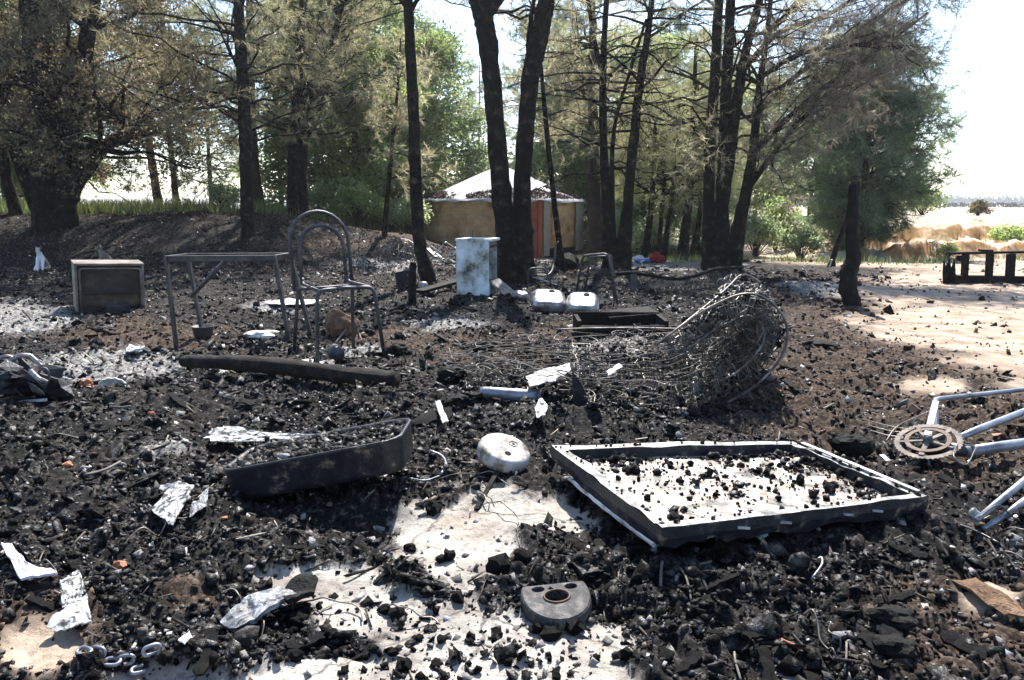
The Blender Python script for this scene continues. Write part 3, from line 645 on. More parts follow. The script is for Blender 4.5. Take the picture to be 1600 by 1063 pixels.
for src, px, Y, s, rot in ((G2, 520, 26, .9, 1.0), (G1, 500, 22.5, 1.0, 2.2), (G4, 745, 31, .8, 2.0), (G3, 930, 24, 1.0, 1.4), (G1, 985, 25, 1.0, 4.0),
                           (G2, 1040, 28, .8, 3.0), (G4, 1120, 25, .8, 5.2), (G3, 1090, 21, .8, 3.3), (G4, 1200, 25, .62, .7), (G1, 1265, 26, .75, 4.4), (G1, 880, 23.5, .85, 5.0),
                           (G2, 890, 33, .95, .3), (G1, 640, 21.5, .8, 4.1), (G4, 440, 27, .9, 3.1), (G3, 585, 30, 1.1, 5.5), (G4, 330, 27, .8, 1.1), (G1, 12, 19, 1.0, .2), (G4, 120, 20, .85, 2.6), (G2, -120, 19, .7, 1.9), (G1, 60, 24, 1.0, 3.9), (G3, 1180, 29, .85, 1.9), (G1, 1010, 20, .62, 1.2), (G3, 1310, 25, .6, 2.8)):
    k = {G1.name: 'G1', G2.name: 'G2', G3.name: 'G3', G4.name: 'G4'}[src.name]; copy_tree(src, px, Y, s, rot, LB[k], GR[k])
# shrubs
def shrub(name, label, px, py, Y, wpx_, hpx_, m, n=2600, ls=.035, seed=1, group=None):
    gg = np.random.default_rng(seed); p = aty(px, py, Y); zb = hz(p.x, Y); rw = wpx_ * .5 * Y / F; rh = hpx_ * Y / F
    o = thing(name, label, 'shrub', (p.x, Y, zb), group)
    w = []; C = []; tt = []
    for k in range(34):
        az = gg.uniform(0, 6.28); sp = gg.uniform(.1, 1.0); tip = np.array([math.sin(az) * rw * sp, math.cos(az) * rw * sp, rh * (1 - .45 * sp * sp) * gg.uniform(.7, 1.05)])
        mid = tip * np.array([.45, .45, .55]); w.append((np.array([[0, 0, -.05], mid, tip]), np.array([.012, .008, .003])))
        c = n // 34; u = gg.uniform(.35, 1.05, (c, 1)); C.append(mid * (1 - u) + tip * u + gg.normal(0, rw * .14, (c, 3))); tt.append(np.full(c, gg.uniform(.25, .75)))
    C = np.concatenate(C); C[:, 2] = np.maximum(C[:, 2], .02)
    v, q = tubes_np(w, 4); link('stems', mesh_np('stems', v, q, quads=True), BARKB, o)
    V, T, t = leaves(C, ls, gg, np.concatenate(tt)); link('leaves', mesh_np('leaves', V, T, t), m, o); return o
shrub('shrub', 'rounded grey-green bush on the sand beside the grove', 1250, 398, 16.5, 66, 58, GREYG, 5200, .04, 5)
shrub('shrub', 'wispy green shrub on the bank near the straight pine', 350, 345, 15.2, 58, 46, GREYG, 1500, .035, 6)
shrub('shrub', 'low bright green weed clump on the crest of the sand bank', 1440, 345, 24, 70, 40, LEAF, 2200, .05, 7)
shrub('shrub', 'small brownish bush alone on top of the sand bank', 1528, 333, 27, 34, 24, LEAFD, 1800, .05, 8)
shrub('shrub', 'green clump overhanging the red soil cut at the sand bank', 1578, 390, 18.3, 70, 17, LEAF, 2400, .04, 9)
shrub('shrub', 'yellow-green weed in front of the orange scarp', 1480, 398, 17.2, 36, 26, LEAF, 900, .03, 10)
for k, (px, Y, w_, h_) in enumerate(((1015, 17.5, 90, 60), (1095, 18.5, 90, 70), (1180, 18.5, 90, 66), (1305, 19, 70, 60), (960, 19, 70, 70), (1210, 20.5, 80, 80), (640, 18, 90, 60), (560, 17.5, 90, 60), (500, 18, 80, 50), (700, 20, 70, 60))):
    shrub('undergrowth_shrub', 'leafy undergrowth shrub between the trunks of the grove', px, 395, Y, w_, h_, LEAF if k % 2 else GREYG, 3000, .045, 20 + k, 'undergrowth shrubs under the grove')
# far tree line and hedge
def far_line():
    gg = np.random.default_rng(9); C = []
    for x in np.arange(90, 900, 4.0):
        h = 5.5 + 2.2 * float(vnoise(x * .06, 0, 4)) + gg.uniform(0, 1.8)
        c = gg.normal(0, 1, (70, 3)) * [3.2, 3.0, h * .24]; c[:, 2] += h * .5; c[:, 0] += x; c[:, 1] += 520; C.append(c)
    C = np.concatenate(C); C[:, 2] += H(C[:, 0], C[:, 1])
    V, T, t = leaves(C, 1.6, gg); tag(link('distant_wood', mesh_np('far', V, T, t), FARM), 'distant band of trees beyond the pale fields', 'woodland', kind='stuff')
    x = np.repeat(np.arange(30, 330, .5), 6); C = np.stack([x, 150 + gg.normal(0, .6, len(x)), gg.uniform(0, .8, len(x))], 1); C[:, 2] += H(C[:, 0], C[:, 1])
    V, T, t = leaves(C, .5, gg); tag(link('field_hedge', mesh_np('hedge', V, T, t), FARM), 'low dark hedge line crossing the pale fields', 'hedge', kind='stuff')
far_line()
# grass and litter
def blades(n, xf, yf, hmin, hmax, gg, cond=None):
    x = gg.uniform(*xf, n); y = gg.uniform(*yf, n)
    if cond is not None: k = cond(x, y); x, y = x[k], y[k]
    n = len(x); z = H(x, y); h = gg.uniform(hmin, hmax, n); az = gg.uniform(0, 6.28, n); w = gg.uniform(.006, .014, n)
    b = np.stack([x, y, z - .01], 1); s = np.stack([np.cos(az), np.sin(az), 0 * az], 1) * w[:, None]
    tip = b + np.stack([gg.normal(0, .3, n) * h, gg.normal(0, .3, n) * h, h], 1)
    V = np.stack([b - s, b + s, tip], 1).reshape(-1, 3); return V, np.arange(3 * n).reshape(-1, 3), np.repeat(gg.uniform(0, 1, n), 3)
gg = np.random.default_rng(5)
V, T, t = blades(22000, (-15, -2.2), (14.2, 18), .08, .36, gg, lambda x, y: (y > 14.3 + .5 * vnoise(x, y * 0, 3) + S(-5.5, -3.2, x) * 3) & (vnoise(x * 1.3, y * 1.3, 12) > -.45))
tag(link('bank_grass', mesh_np('grass', V, T, t), GRASSM), 'tall green grass along the crest of the earth bank', 'grass', kind='stuff')
V, T, t = blades(20000, (1.2, 12), (13.2, 24), .04, .20, gg, lambda x, y: (fbm(x * .8, y * .8, 14, 3) > -.02 + .25 * S(5.5, 7.5, x) + .35 * (y > 17.4) * S(5.5, 7, x)) & (y > 14.3 - 2.2 * S(3.5, 6.5, x)))
tag(link('clearing_grass', mesh_np('grass', V, T, t), GRASSM), 'sparse yellow-green grass between burnt ground and sand bank', 'grass', kind='stuff')
def litter(n, xf, yf, cond, size, m, name, label):
    x = gg.uniform(*xf, n); y = gg.uniform(*yf, n); k = cond(x, y); x, y = x[k], y[k]
    C = np.stack([x, y, H(x, y) + .015], 1); V, T, t = leaves(C, size, gg); tag(link(name, mesh_np(name, V, T, t), m), label, 'leaf litter', kind='stuff')
litter(24000, (-13, 1.5), (10.4, 16.5), lambda x, y: fbm(x, y, 15, 3) > -.5, .026, LITTER, 'leaf_litter', 'dry brown leaves strewn over the earth bank')

# ------------------------------------------------------------------ canvas tent (yurt)
def yurt():
    Y = 20.0; c = aty(784, 396, Y); cx = c.x; zb = hz(cx, Y) - .02
    o = thing('canvas_yurt', 'round canvas tent with tan walls, white conical roof and orange door', 'tent', (cx, Y, zb)); rW, hW, hR = 2.13, 1.42, .84
    N = 96
    def ringpt(a, r, z): return Vector((cx + r * math.sin(a), Y - r * math.cos(a), zb + z))
    mb = MB(); rows = 12; vs = []; fs = []
    for i in range(rows + 1):
        for k in range(N):
            a = 2 * math.pi * k / N; z = hW * i / rows
            r = rW + .022 * math.sin(a * 31 + 2.5 * math.sin(z * 3)) * (1 - abs(z / hW - .5)) + .05 * float(fbm(a * 9, z * 3.5, 4, 3)) - .05 * (1 - z / hW) * max(0, float(vnoise(a * 4, 1, 8)))
            vs.append(ringpt(a, r, z))
    for i in range(rows):
        for k in range(N): l = (k + 1) % N; fs.append((i * N + k, i * N + l, (i + 1) * N + l, (i + 1) * N + k))
    mb.add(vs, fs).build('wall', CANVAS, o, True)
    # roof with slight sag between rafters and a short uneven skirt
    mb = MB(); vs = []; fs = []; prof = [(0.02, hR), (.22, hR * .95), (.6, hR * .77), (1.1, hR * .5), (1.6, hR * .235), (2.05, hR * .035), (2.19, -.02), (2.21, -.08)]
    for i, (r, z) in enumerate(prof):
        for k in range(N):
            a = 2 * math.pi * k / N; sag = .022 * (abs(math.sin(a * 8)) - .6) * (r / 2)
            zz = z + sag + (.07 * float(fbm(a * 8, 3, 2, 3)) if i == len(prof) - 1 else 0)
            vs.append(ringpt(a, r + .012 * float(vnoise(a * 6, i, 6)), hW + zz))
    for i in range(len(prof) - 1):
        for k in range(N): l = (k + 1) % N; fs.append((i * N + l, i * N + k, (i + 1) * N + k, (i + 1) * N + l))
    roof = mb.add(vs, fs).build('roof', ROOFC, o, True)
    for zz in (.5, 1.02): MB().tube([ringpt(2 * math.pi * k / 60, rW + .045, zz + .03 * math.sin(k * .7)) for k in range(60)], .008, 5, closed=True).build('band_rope', CANVAS_G, o, True)
    mb = MB()
    for k in range(8):
        a = math.pi / 4 * k + .2; mb.tube([ringpt(a, r, hW + z + .015) for r, z in prof[1:7]], .003, 5)
    mb.build('rope', CANVAS_G, o)
    gg = np.random.default_rng(4); n = 14000; a = gg.uniform(-1.9, 1.9, n); q = gg.uniform(.45, 1, n) ** .6; r = q * 2.15
    keep = (fbm(a * 2.2, r * 1.6, 5, 3) + .9 * (q - .93) * 1.5 + .25 * (a > .1) * (a < 1.3)) > .16; a, r = a[keep], r[keep]
    z = hW + np.interp(r, [p[0] for p in prof], [p[1] for p in prof]) + .015
    C = np.stack([r * np.sin(a), -r * np.cos(a), z], 1) + gg.normal(0, .012, (len(a), 3)); V, T, t = leaves(C, .03, gg)
    lo = link('leaf_litter', mesh_np('roof_litter', V, T, t), LITTER, roof); lo['kind'] = 'stuff'
    # door facing slightly right, flanking grey panels
    def slab(a0, a1, z0, z1, rr, mat, nm, thick=.03, parent=o):
        mb = MB(); K = 8; vs = []; fs = []
        for i in range(K + 1):
            a = a0 + (a1 - a0) * i / K
            for rr2 in (rr, rr + thick):
                for z in (z0, z1): vs.append(ringpt(a, rr2, z))
        for i in range(K):
            b = i * 4; n = b + 4
            fs += [(b + 2, n + 2, n + 3, b + 3), (b, b + 1, n + 1, n), (b + 1, b + 3, n + 3, n + 1), (b, n, n + 2, b + 2)]
        fs += [(0, 2, 3, 1), (K * 4, K * 4 + 1, K * 4 + 3, K * 4 + 2)]
        return mb.add(vs, fs).build(nm, mat, parent)
    a0 = .06
    dr = slab(a0 + .05, a0 + .36, .02, 1.34, rW + .035, REDWOOD, 'door', .03); under(slab(a0 + .32, a0 + .335, .6, .72, rW + .066, STEEL, 'handle', .03), dr)
    slab(a0, a0 + .05, .0, 1.39, rW + .03, REDWOOD, 'door_post', .07); slab(a0 + .36, a0 + .41, .0, 1.39, rW + .03, REDWOOD, 'door_post', .07)
    slab(a0 + .44, a0 + .52, .03, 1.37, rW + .045, CANVAS_G, 'door_flap', .015)
    p = slab(a0 + .56, a0 + .80, .55, 1.25, rW + .04, CANVAS_G, 'window_flap', .012); p.data.materials.clear(); p.data.materials.append(CANVAS)
    slab(a0 + 1.0, a0 + 1.5, .12, 1.36, rW + .045, CANVAS_G, 'grey_patch', .012)
    slab(-1.3, .0, .0, .18, rW + .03, CHAR, 'scorched_hem', .02); slab(a0 + .46, 1.6, .0, .22, rW + .03, CHAR, 'scorched_hem', .02)
yurt()

# ------------------------------------------------------------------ rubble (nobody could count it)
def scatter(n, rmin, rmax, gg, amax=44, p=1.0):
    u = gg.uniform(0, 1, n) ** p; r = rmin * (rmax / rmin) ** u; a = np.radians(gg.uniform(-amax, amax, n))
    ex = int(n * .16); wide = gg.uniform(amax, 85, ex) * np.where(gg.uniform(0, 1, ex) > .5, 1, -1)      # thinner cover carries on to both sides
    r = np.concatenate([r, rmin * (rmax / rmin) ** gg.uniform(0, 1, ex)]); a = np.concatenate([a, np.radians(wide)])
    return r * np.sin(a), r * np.cos(a), r
CUBE_V = np.array([[a, b, c] for a in (-1, 1) for b in (-1, 1) for c in (-1, 1)], float)
CUBE_F = np.array([(0, 1, 3), (0, 3, 2), (4, 6, 7), (4, 7, 5), (0, 4, 5), (0, 5, 1), (2, 3, 7), (2, 7, 6), (0, 2, 6), (0, 6, 4), (1, 5, 7), (1, 7, 3)])
def rand_rot(n, gg, tilt=1.0):
    q = gg.normal(0, 1, (n, 4)); q[:, 1:3] *= tilt; q /= np.linalg.norm(q, axis=1)[:, None]; w, x, y, z = q.T
    return np.stack([np.stack([1 - 2 * (y * y + z * z), 2 * (x * y - z * w), 2 * (x * z + y * w)], -1), np.stack([2 * (x * y + z * w), 1 - 2 * (x * x + z * z), 2 * (y * z - x * w)], -1),
                     np.stack([2 * (x * z - y * w), 2 * (y * z + x * w), 1 - 2 * (x * x + y * y)], -1)], 1)
def chunks(C, s, gg, tmpl, jit, tilt=1.0, aspect=(1, 1, 1), avar=.35):
    v, f = tmpl; n = len(C); k = len(v)
    A = np.array(aspect)[None] * gg.uniform(1 - avar, 1 + avar, (n, 3))
    q = v[None] * (1 + gg.uniform(-jit, jit, (n, k, 1))) * A[:, None] * s[:, None, None] + gg.normal(0, 1, (n, k, 3)) * (s * jit * .25)[:, None, None]
    q = np.einsum('nij,nkj->nki', rand_rot(n, gg, tilt), q) + C[:, None]
    F_ = (f[None] + (np.arange(n) * k)[:, None, None]).reshape(-1, 3); return q.reshape(-1, 3), F_, k
def rubble(name, label, n, mat, gg, tmpl, size, sexp, sig, pfun, tint, jit=.35, tilt=1.0, aspect=(1, 1, 1), rmin=1.15, rmax=12.5, lift=.25, smax=.045, p=1.0):
    x, y, r = scatter(n, rmin, rmax, gg, p=p); z0 = H(x, y); m = masks(x, y, z0)
    k = gg.uniform(0, 1, len(x)) < pfun(x, y, r, m); x, y, r = x[k], y[k], r[k]; m = tuple(q[k] for q in m); z = H(x, y) + fine(x, y, m[0], m[2], m[4]) + bump_field(x, y)
    s = np.minimum(size * (r / 1.8) ** sexp * np.exp(gg.normal(0, sig, len(x))), smax * (r / 2.5) ** .5)
    C = np.stack([x, y, z + s * lift * aspect[2]], 1); V, T, kk = chunks(C, s, gg, tmpl, jit, tilt, aspect); t = np.repeat(np.clip(tint(len(x), m), 0, 1), kk)
    return tag(link(name, mesh_np(name, V, T, t), mat), label, 'rubble', kind='stuff')
gr = np.random.default_rng(17)
clus = lambda x, y, s=2.3, sd=201: fbm(x * s, y * s, sd, 3)
CLEAR = [(at(540, 800), .26, .07), (at(470, 790), .14, .05), (at(930, 835), .12, .08), (at(1000, 868), .14, .05), (at(1120, 862), .2, .05), (at(1280, 842), .2, .05)]
def clear(x, y):
    k = np.ones_like(x)
    for c_, rx, ry in CLEAR: k = np.where(((x - c_.x) / rx) ** 2 + ((y - c_.y) / ry) ** 2 < 1, .08, k)
    return k
def p_char(x, y, r, m):
    slab, soil, sand, ash, grass, orange = m
    return np.clip((1 - slab * np.clip(.97 - .5 * clus(x, y, 4.1, 203), 0, 1)) * (1 - .985 * sand) * (1 - .8 * soil) * clear(x, y) * (1 - .5 * ash) * (1 - grass) * (.85 + 1.1 * clus(x, y, 1.9) + .6 * clus(x, y, 6.0, 219)), 0, 1)
tri = lambda n, m: gr.beta(1.6, 2.6, n) + .25 * (gr.uniform(0, 1, n) > .93)
rubble('charcoal_rubble', 'loose black charcoal crumbs covering the burnt ground', 95000, RUBBLE, gr, (CUBE_V * .62, CUBE_F), .0042, .40, .55, p_char, tri, .35, aspect=(1.15, 1, .8), p=1.05)
rubble('charcoal_lumps', 'heaped knobbly charcoal lumps among the crumbs', 26000, RUBBLE, gr, ICO[1], .0058, .32, .6, lambda x, y, r, m: p_char(x, y, r, m) * S(-.25, .35, clus(x, y, 3.1, 207)), tri, .5, aspect=(1.15, 1, .75), p=.95)
rubble('charred_flakes', 'thin black flakes and splinters of charred board', 9000, RUBBLE, gr, (CUBE_V, CUBE_F), .0095, .5, .5, lambda x, y, r, m: p_char(x, y, r, m) * .9, tri, .35, .35, (1.4, .7, .12))
rubble('burnt_soil_clods', 'brown burnt clods of soil', 22000, SOILBITS, gr, ICO[1], .0046, .5, .5, lambda x, y, r, m: np.clip((m[1] * .9 + .08) * (1 - .95 * m[2]) * (1 - m[0]) * (1 - m[4]), 0, 1), lambda n, m: gr.uniform(0, 1, n), .5, aspect=(1.1, 1, .7), rmax=16.5)
rubble('ash_flakes', 'pale grey ash flakes and chips', 20000, ASHBITS, gr, (CUBE_V, CUBE_F), .0042, .6, .6, lambda x, y, r, m: np.clip((.28 + .5 * m[3] + .1 * m[0]) * (1 - m[4]) * (1 - .92 * m[2]) * (.6 + clus(x, y, 1.7, 211)), 0, 1), lambda n, m: gr.uniform(0, 1, n), .35, .4, (1.3, 1, .22), lift=.6, smax=.012)
rubble('burnt_twigs', 'burnt twigs, nails and bits of wire in the ash', 1300, STICKS, gr, (CUBE_V, CUBE_F), .018, .5, .5, lambda x, y, r, m: np.clip((1 - m[2]) * (1 - .7 * m[0]), 0, 1), lambda n, m: gr.uniform(0, 1, n), .2, .25, (1.3, .07, .06), lift=3.0, smax=.05)

rubble('sand_grit', 'fine grit, needles and crumbs on the pale sandy ground', 9000, SOILBITS, gr, (CUBE_V * .7, CUBE_F), .0042, .5, .5, lambda x, y, r, m: np.clip(m[2] * .75 * (1 - m[4]) * (.6 + clus(x, y, 1.3, 231)), 0, 1), lambda n, m: gr.uniform(.2, 1, n), .35, aspect=(1.5, .8, .5), rmin=3.0, rmax=17)
# charred board pieces and curls of wire, each its own thing
bd_me = []
for k in range(6):
    q = MB(); n = 9; L_ = 1.0; vs = []; fs = []; gb = np.random.default_rng(70 + k)
    for i in range(n):
        x = -.5 + i / (n - 1); wv = .16 * (1 + .25 * gb.normal()) * (.6 if i in (0, n - 1) else 1); hv = .05 * (1 + .3 * gb.normal()); by = .03 * gb.normal()
        vs += [Vector((x + .02 * gb.normal(), by - wv, 0)), Vector((x + .02 * gb.normal(), by + wv, 0)), Vector((x, by + wv * .95, hv)), Vector((x, by, hv * 1.25)), Vector((x, by - wv * .95, hv))]
    for i in range(n - 1):
        for e in range(5): fs.append((i * 5 + e, i * 5 + (e + 1) % 5, (i + 1) * 5 + (e + 1) % 5, (i + 1) * 5 + e))
    fs += [(4, 3, 2, 1, 0), tuple((n - 1) * 5 + e for e in range(5))]; m0 = bpy.data.meshes.new('charred_board'); m0.from_pydata([tuple(p) for p in vs], [], fs); m0.materials.append(CHAR); bd_me.append(m0)
gb = np.random.default_rng(77); cnt = 0
while cnt < 64:
    px, py = gb.uniform(0, 1600), gb.uniform(430, 1050) ; p = at(px, py); mk = masks(np.array([p.x]), np.array([p.y]), np.array([0.0]))
    if mk[0][0] > .3 or mk[2][0] > .2 or (850 < px < 1460 and 670 < py < 850) or (330 < px < 680 and 670 < py < 800) or py < 430 + 60 * gb.uniform(): continue
    s_ = gb.uniform(.07, .26) * (1.0 if p.y > 2.6 else .6); o = link('charred_board', bd_me[cnt % 6]); o.location = (p.x, p.y, zg(p.x, p.y) + .004); o.scale = (s_, s_ * gb.uniform(.6, 1.1), s_ * gb.uniform(.7, 1.4)); o.rotation_euler = (gb.normal(0, .22), gb.normal(0, .16), gb.uniform(0, 6.28))
    tag(o, 'flat piece of charred board lying in the black rubble', 'board', 'charred board pieces strewn over the burnt ground'); cnt += 1
cnt = 0
while cnt < 26:
    px, py = gb.uniform(0, 1600), gb.uniform(480, 1050); p = at(px, py); mk = masks(np.array([p.x]), np.array([p.y]), np.array([0.0]))
    if mk[2][0] > .2 or (850 < px < 1460 and 670 < py < 850) or (330 < px < 680 and 670 < py < 800): continue
    L_ = gb.uniform(.08, .3); az = gb.uniform(0, 6.28); pts = []; a_ = az; q = np.array([p.x, p.y])
    for i in range(7): pts.append((q[0], q[1], zg(q[0], q[1]) + .008 + .03 * gb.uniform() * (i % 6 > 0))); a_ += gb.normal(0, .5); q = q + L_ / 6 * np.array([math.cos(a_), math.sin(a_)])
    single(MB().tube(crom(pts, 4), .0022, 5), 'wire_strand', WIRE, 'thin burnt wire strand curling out of the black rubble', 'wire', (p.x, p.y, zg(p.x, p.y)), 'burnt wire strands in the rubble', True); cnt += 1

# loose lumps lying singly on the pale slab
lump_me = []
for k in range(6):
    q = MB(); q.lump((0, 0, 0), 1.0, 40 + k, 2, .38, (1.1, .9, .8)); o_ = bpy.data.meshes.new('charcoal_lump'); o_.from_pydata([tuple(p) for p in q.v], [], q.f); o_.materials.append(CHAR); lump_me.append(o_)
for k, (px, py, w) in enumerate(((716, 932, 22), (651, 990, 17), (690, 992, 18), (735, 988, 18), (735, 995, 12), (645, 1006, 10), (584, 1010, 16), (612, 1012, 20), (745, 1042, 18), (632, 1030, 30), (600, 1030, 14), (680, 1030, 20), (870, 1047, 16), (555, 995, 14), (700, 870, 26), (673, 945, 16),
                                  (622, 955, 30), (600, 948, 20), (860, 985, 30), (895, 975, 36), (835, 978, 24), (676, 790, 30), (690, 873, 20), (640, 850, 18), (780, 890, 40), (815, 885, 30), (975, 1020, 26), (1020, 985, 26), (1040, 1030, 30), (930, 1020, 16), (470, 960, 24), (520, 985, 22),
                                  (540, 1040, 18), (460, 1020, 24), (790, 1005, 14), (830, 1030, 12))):
    p = at(px, py); d = p.length; s = w * .5 * d / F; o = link('charcoal_lump', lump_me[k % 6]); o.location = (p.x, p.y, zg(p.x, p.y) + s * .55); o.scale = (s, s, s); o.rotation_euler = (random.uniform(-.5, .5), random.uniform(-.5, .5), random.uniform(0, 6))
    tag(o, 'knobbly black charcoal lump lying loose on the pale slab', 'charcoal', 'charcoal lumps lying on the pale slab')

# ------------------------------------------------------------------ wreckage, back to front
def onz(px, py, lift=0.0):
    p = gp(px, py); return Vector((p.x, p.y, zg(p.x, p.y) + lift))
def arc(c, r, a0, a1, n, ux, uz):
    return [Vector(c) + Vector(ux) * (r * math.cos(a0 + (a1 - a0) * i / n)) + Vector(uz) * (r * math.sin(a0 + (a1 - a0) * i / n)) for i in range(n + 1)]
def fillet(P, r=.05, n=5):
    P = [Vector(p) for p in P]; out = [P[0]]
    for i in range(1, len(P) - 1):
        a = (P[i - 1] - P[i]); b = (P[i + 1] - P[i]); ra = min(r, a.length * .45); rb = min(r, b.length * .45); p0 = P[i] + a.normalized() * ra; p1 = P[i] + b.normalized() * rb
        for k in range(n + 1):
            t = k / n; out.append(p0 * (1 - t) ** 2 + P[i] * 2 * t * (1 - t) + p1 * t * t)
    return out + [P[-1]]

# hoop-backed chair frame
def hoop_chair():
    c = Vector((-1.17, 4.84, 0)); fw = Vector((.56, -.83, 0)).normalized(); rt = Vector((-fw.y, fw.x, 0)); up = Vector((0, 0, 1))
    o = thing('chair', 'burnt tubular steel chair frame with a double hoop back and no seat', 'chair', (c.x, c.y, zg(c.x, c.y)))
    L = lambda a, b, z: c + rt * a + fw * b + up * z
    sw, sz = .195, .475; r = .0125
    def hoop(w, zb, zt, b0, b1, nm):
        ra = w; P = [L(-w, b0, zb)] + [L(-w, b0 + (b1 - b0) * .6, zt - ra)]
        for i in range(1, 12):
            a = math.pi * i / 12; P.append(L(-w * math.cos(a), b0 + (b1 - b0) * (.6 + .4 * math.sin(a)), zt - ra + ra * math.sin(a)))
        P += [L(w, b0 + (b1 - b0) * .6, zt - ra), L(w, b0, zb)]; m_ = MB().tube(P, r, 10); m_.build(nm, STEEL, o, True)
    hoop(.205, .43, .955, -.20, -.275, 'outer_hoop'); hoop(.155, .47, .862, -.18, -.235, 'inner_hoop')
    for s, fx in ((-1, L(-.22, .23, 0)), (1, L(.235, .235, 0))):
        z0 = zg(fx.x, fx.y) - .01; fx.z = z0
        MB().tube(fillet([fx, L(s * .19, .2, sz - .002), L(s * .06, .2, sz)], .06), r, 10).build('leg', STEEL, o, True)
    MB().tube([L(-.065, .2, sz), L(0, .2, sz + .004), L(.065, .2, sz)], r * 1.02, 10).build('front_rail', STEEL, o, True)
    for s in (-1, 1):
        fx = L(s * .215, -.26, 0); fx.z = zg(fx.x, fx.y) - .01
        MB().tube(fillet([fx, L(s * .19, -.17, sz - .02), L(s * .185, -.02, sz - .014)], .06), r, 10).build('leg', STEEL, o, True)
        MB().tube(fillet([L(s * .155, -.18, .52), L(s * .16, -.165, sz + .004), L(s * .175, .19, sz - .006)], .05), r * .9, 10).build('seat_rail', STEEL, o, True)
    MB().tube([L(-.2, -.19, sz - .03), L(.2, -.19, sz - .03)], r * .85, 8).build('cross_bar', STEEL, o, True)
hoop_chair()
# table frame
def table():
    zt = .632; FL, FR = Vector((-2.49, 5.36, 0)), Vector((-1.675, 5.44, 0)); off = Vector((.09, .27, 0)); RL, RR_ = FL + off, FR + off
    o = thing('table_frame', 'bare angle-iron table frame with a dangling brace and no top', 'table', (FL + (RR_ - FL) * .5).to_tuple()[:2] + (0,))
    T = [p + Vector((dx_, 0, zt)) for p, dx_ in ((FL, -.022), (FR, -.075), (RR_, -.13), (RL, -.07))]
    for i, (a, b) in enumerate(((0, 1), (1, 2), (2, 3), (3, 0))):
        m_ = MB().beam(T[a], T[b], .03, .006); q = Vector((0, 0, -.02)); m_.beam(T[a] + q, T[b] + q, .005, .036); m_.build('rail', STEEL, o)
    for (ft, tp) in zip((FL, FR, RR_, RL), T):
        f_ = Vector((ft.x, ft.y, zg(ft.x, ft.y) - .012)); d = (tp - f_); m_ = MB(); tp2 = tp - Vector((0, 0, .003))
        m_.beam(f_, tp2, .034, .006, (0, 1, 0)); m_.beam(f_ + Vector((.015, -.015, 0)), tp2 + Vector((.015, -.015, -.001)), .006, .034, (0, 1, 0)); m_.build('leg', STEEL, o)
    MB().tube([aty(356, 404, 5.5), aty(298, 464, 5.55)], .016, 8).build('brace', STEEL, o, True)
table()
# appliance carcass on the left
LINER = pm('browned_liner', [(.3, (.03, .024, .018)), (.5, (.075, .058, .04)), (.72, (.13, .10, .07))], 9, .7, 0, .4, 50, .2)
def carcass():
    b = onz(155, 487); c = Vector((b.x, b.y + .18, 0)); w, d, h, t = .56, .36, .475, .018
    o = thing('appliance_carcass', 'rust-browned open metal appliance box with a round pan inside', 'appliance', (c.x, c.y, 0)); M = Euler((R(2), R(2.5), R(34))).to_matrix(); z0 = -.03
    P = lambda x, y, z: c + M @ Vector((x, y, z)) + Vector((0, 0, z0))
    def plate(cx, cy, cz, sx, sy, sz_, nm, mat): MB().box(P(cx, cy, cz), (sx, sy, sz_), M=M).build(nm, mat, o)
    plate(-w / 2, 0, h / 2, t, d, h, 'side_panel', CARC_OUT); plate(w / 2, 0, h / 2, t, d, h, 'side_panel', CARC_OUT)
    plate(0, 0, h + t / 2, w + t * 1.4, d + .01, t, 'top_panel', CARC_OUT); plate(0, -d / 2 + .10, h / 2 - .004, w - t, t, h - .01, 'back_panel', CARCASS); plate(0, 0, t / 2, w - t, d - .03, t, 'bottom_panel', CARCASS)
    plate(0, -d / 2 + .083, h * .28, w * .9, .008, h * .24, 'liner_plate', LINER); plate(.0, -d / 2 + .07, h * .43, w - t, .04, .008, 'shelf_ledge', CARCASS)
    m_ = MB(); q = [P(-w / 2 + .03, -d / 2 - .004, .0), P(-w / 2 + .03, -d / 2 - .004, h - .03), P(w / 2 - .02, -d / 2 - .004, h - .03), P(w / 2 - .02, -d / 2 - .004, .02)]; m_.tube(fillet(q, .03), .008, 6); m_.build('seal_rim', CARC_OUT, o, True)
    M4 = Matrix.Translation(P(.04, -d / 2 - .03, .01)) @ M.to_4x4(); MB().lathe([(.001, .0), (.10, .0), (.115, .02), (.115, .09), (.12, .10), (.112, .10), (.105, .03), (.001, .02)], 22, M4).build('drum_pan', STEEL, o, True)
    MB().beam(P(-.15, -d / 2 - .05, .012), P(.19, -d / 2 - .07, .016), .02, .015).build('fallen_trim', PALE, o)
carcass()
def lathe_thing(name, label, cat, loc, prof, mat, n=24, rot=(0, 0, 0), squash=1.0, group=None):
    M4 = Matrix.Translation(Vector(loc)) @ Euler(rot).to_matrix().to_4x4(); return single(MB().lathe(prof, n, M4, squash), name, mat, label, cat, loc, group, True)
p = onz(318, 529); pot = lathe_thing('cooking_pot', 'round black cooking pot standing under the table frame', 'pot', p, [(.001, 0), (.055, 0), (.07, .02), (.078, .085), (.083, .09), (.076, .09), (.066, .025), (.001, .012)], STEEL)
def rock(name, label, cat, px, py, wpx_, hpx_, mat, seed, amp=.3, dsc=.8, group=None, sub=3, sinkf=.15, smooth=False):
    p = onz(px, py); s = p.length / F; w = wpx_ * .5 * s; h = hpx_ * .5 * s
    return single(MB().lump((p.x, p.y + w * .5, p.z + h * (1 - sinkf)), 1.0, seed, sub, amp, (w, w * dsc, h)), name, mat, label, cat, (p.x, p.y + w * .5, p.z), group, smooth)
rock('clay_block', 'brown baked clay block behind the chair legs', 'clay block', 530, 528, 52, 44, CLAY, 3, .22)
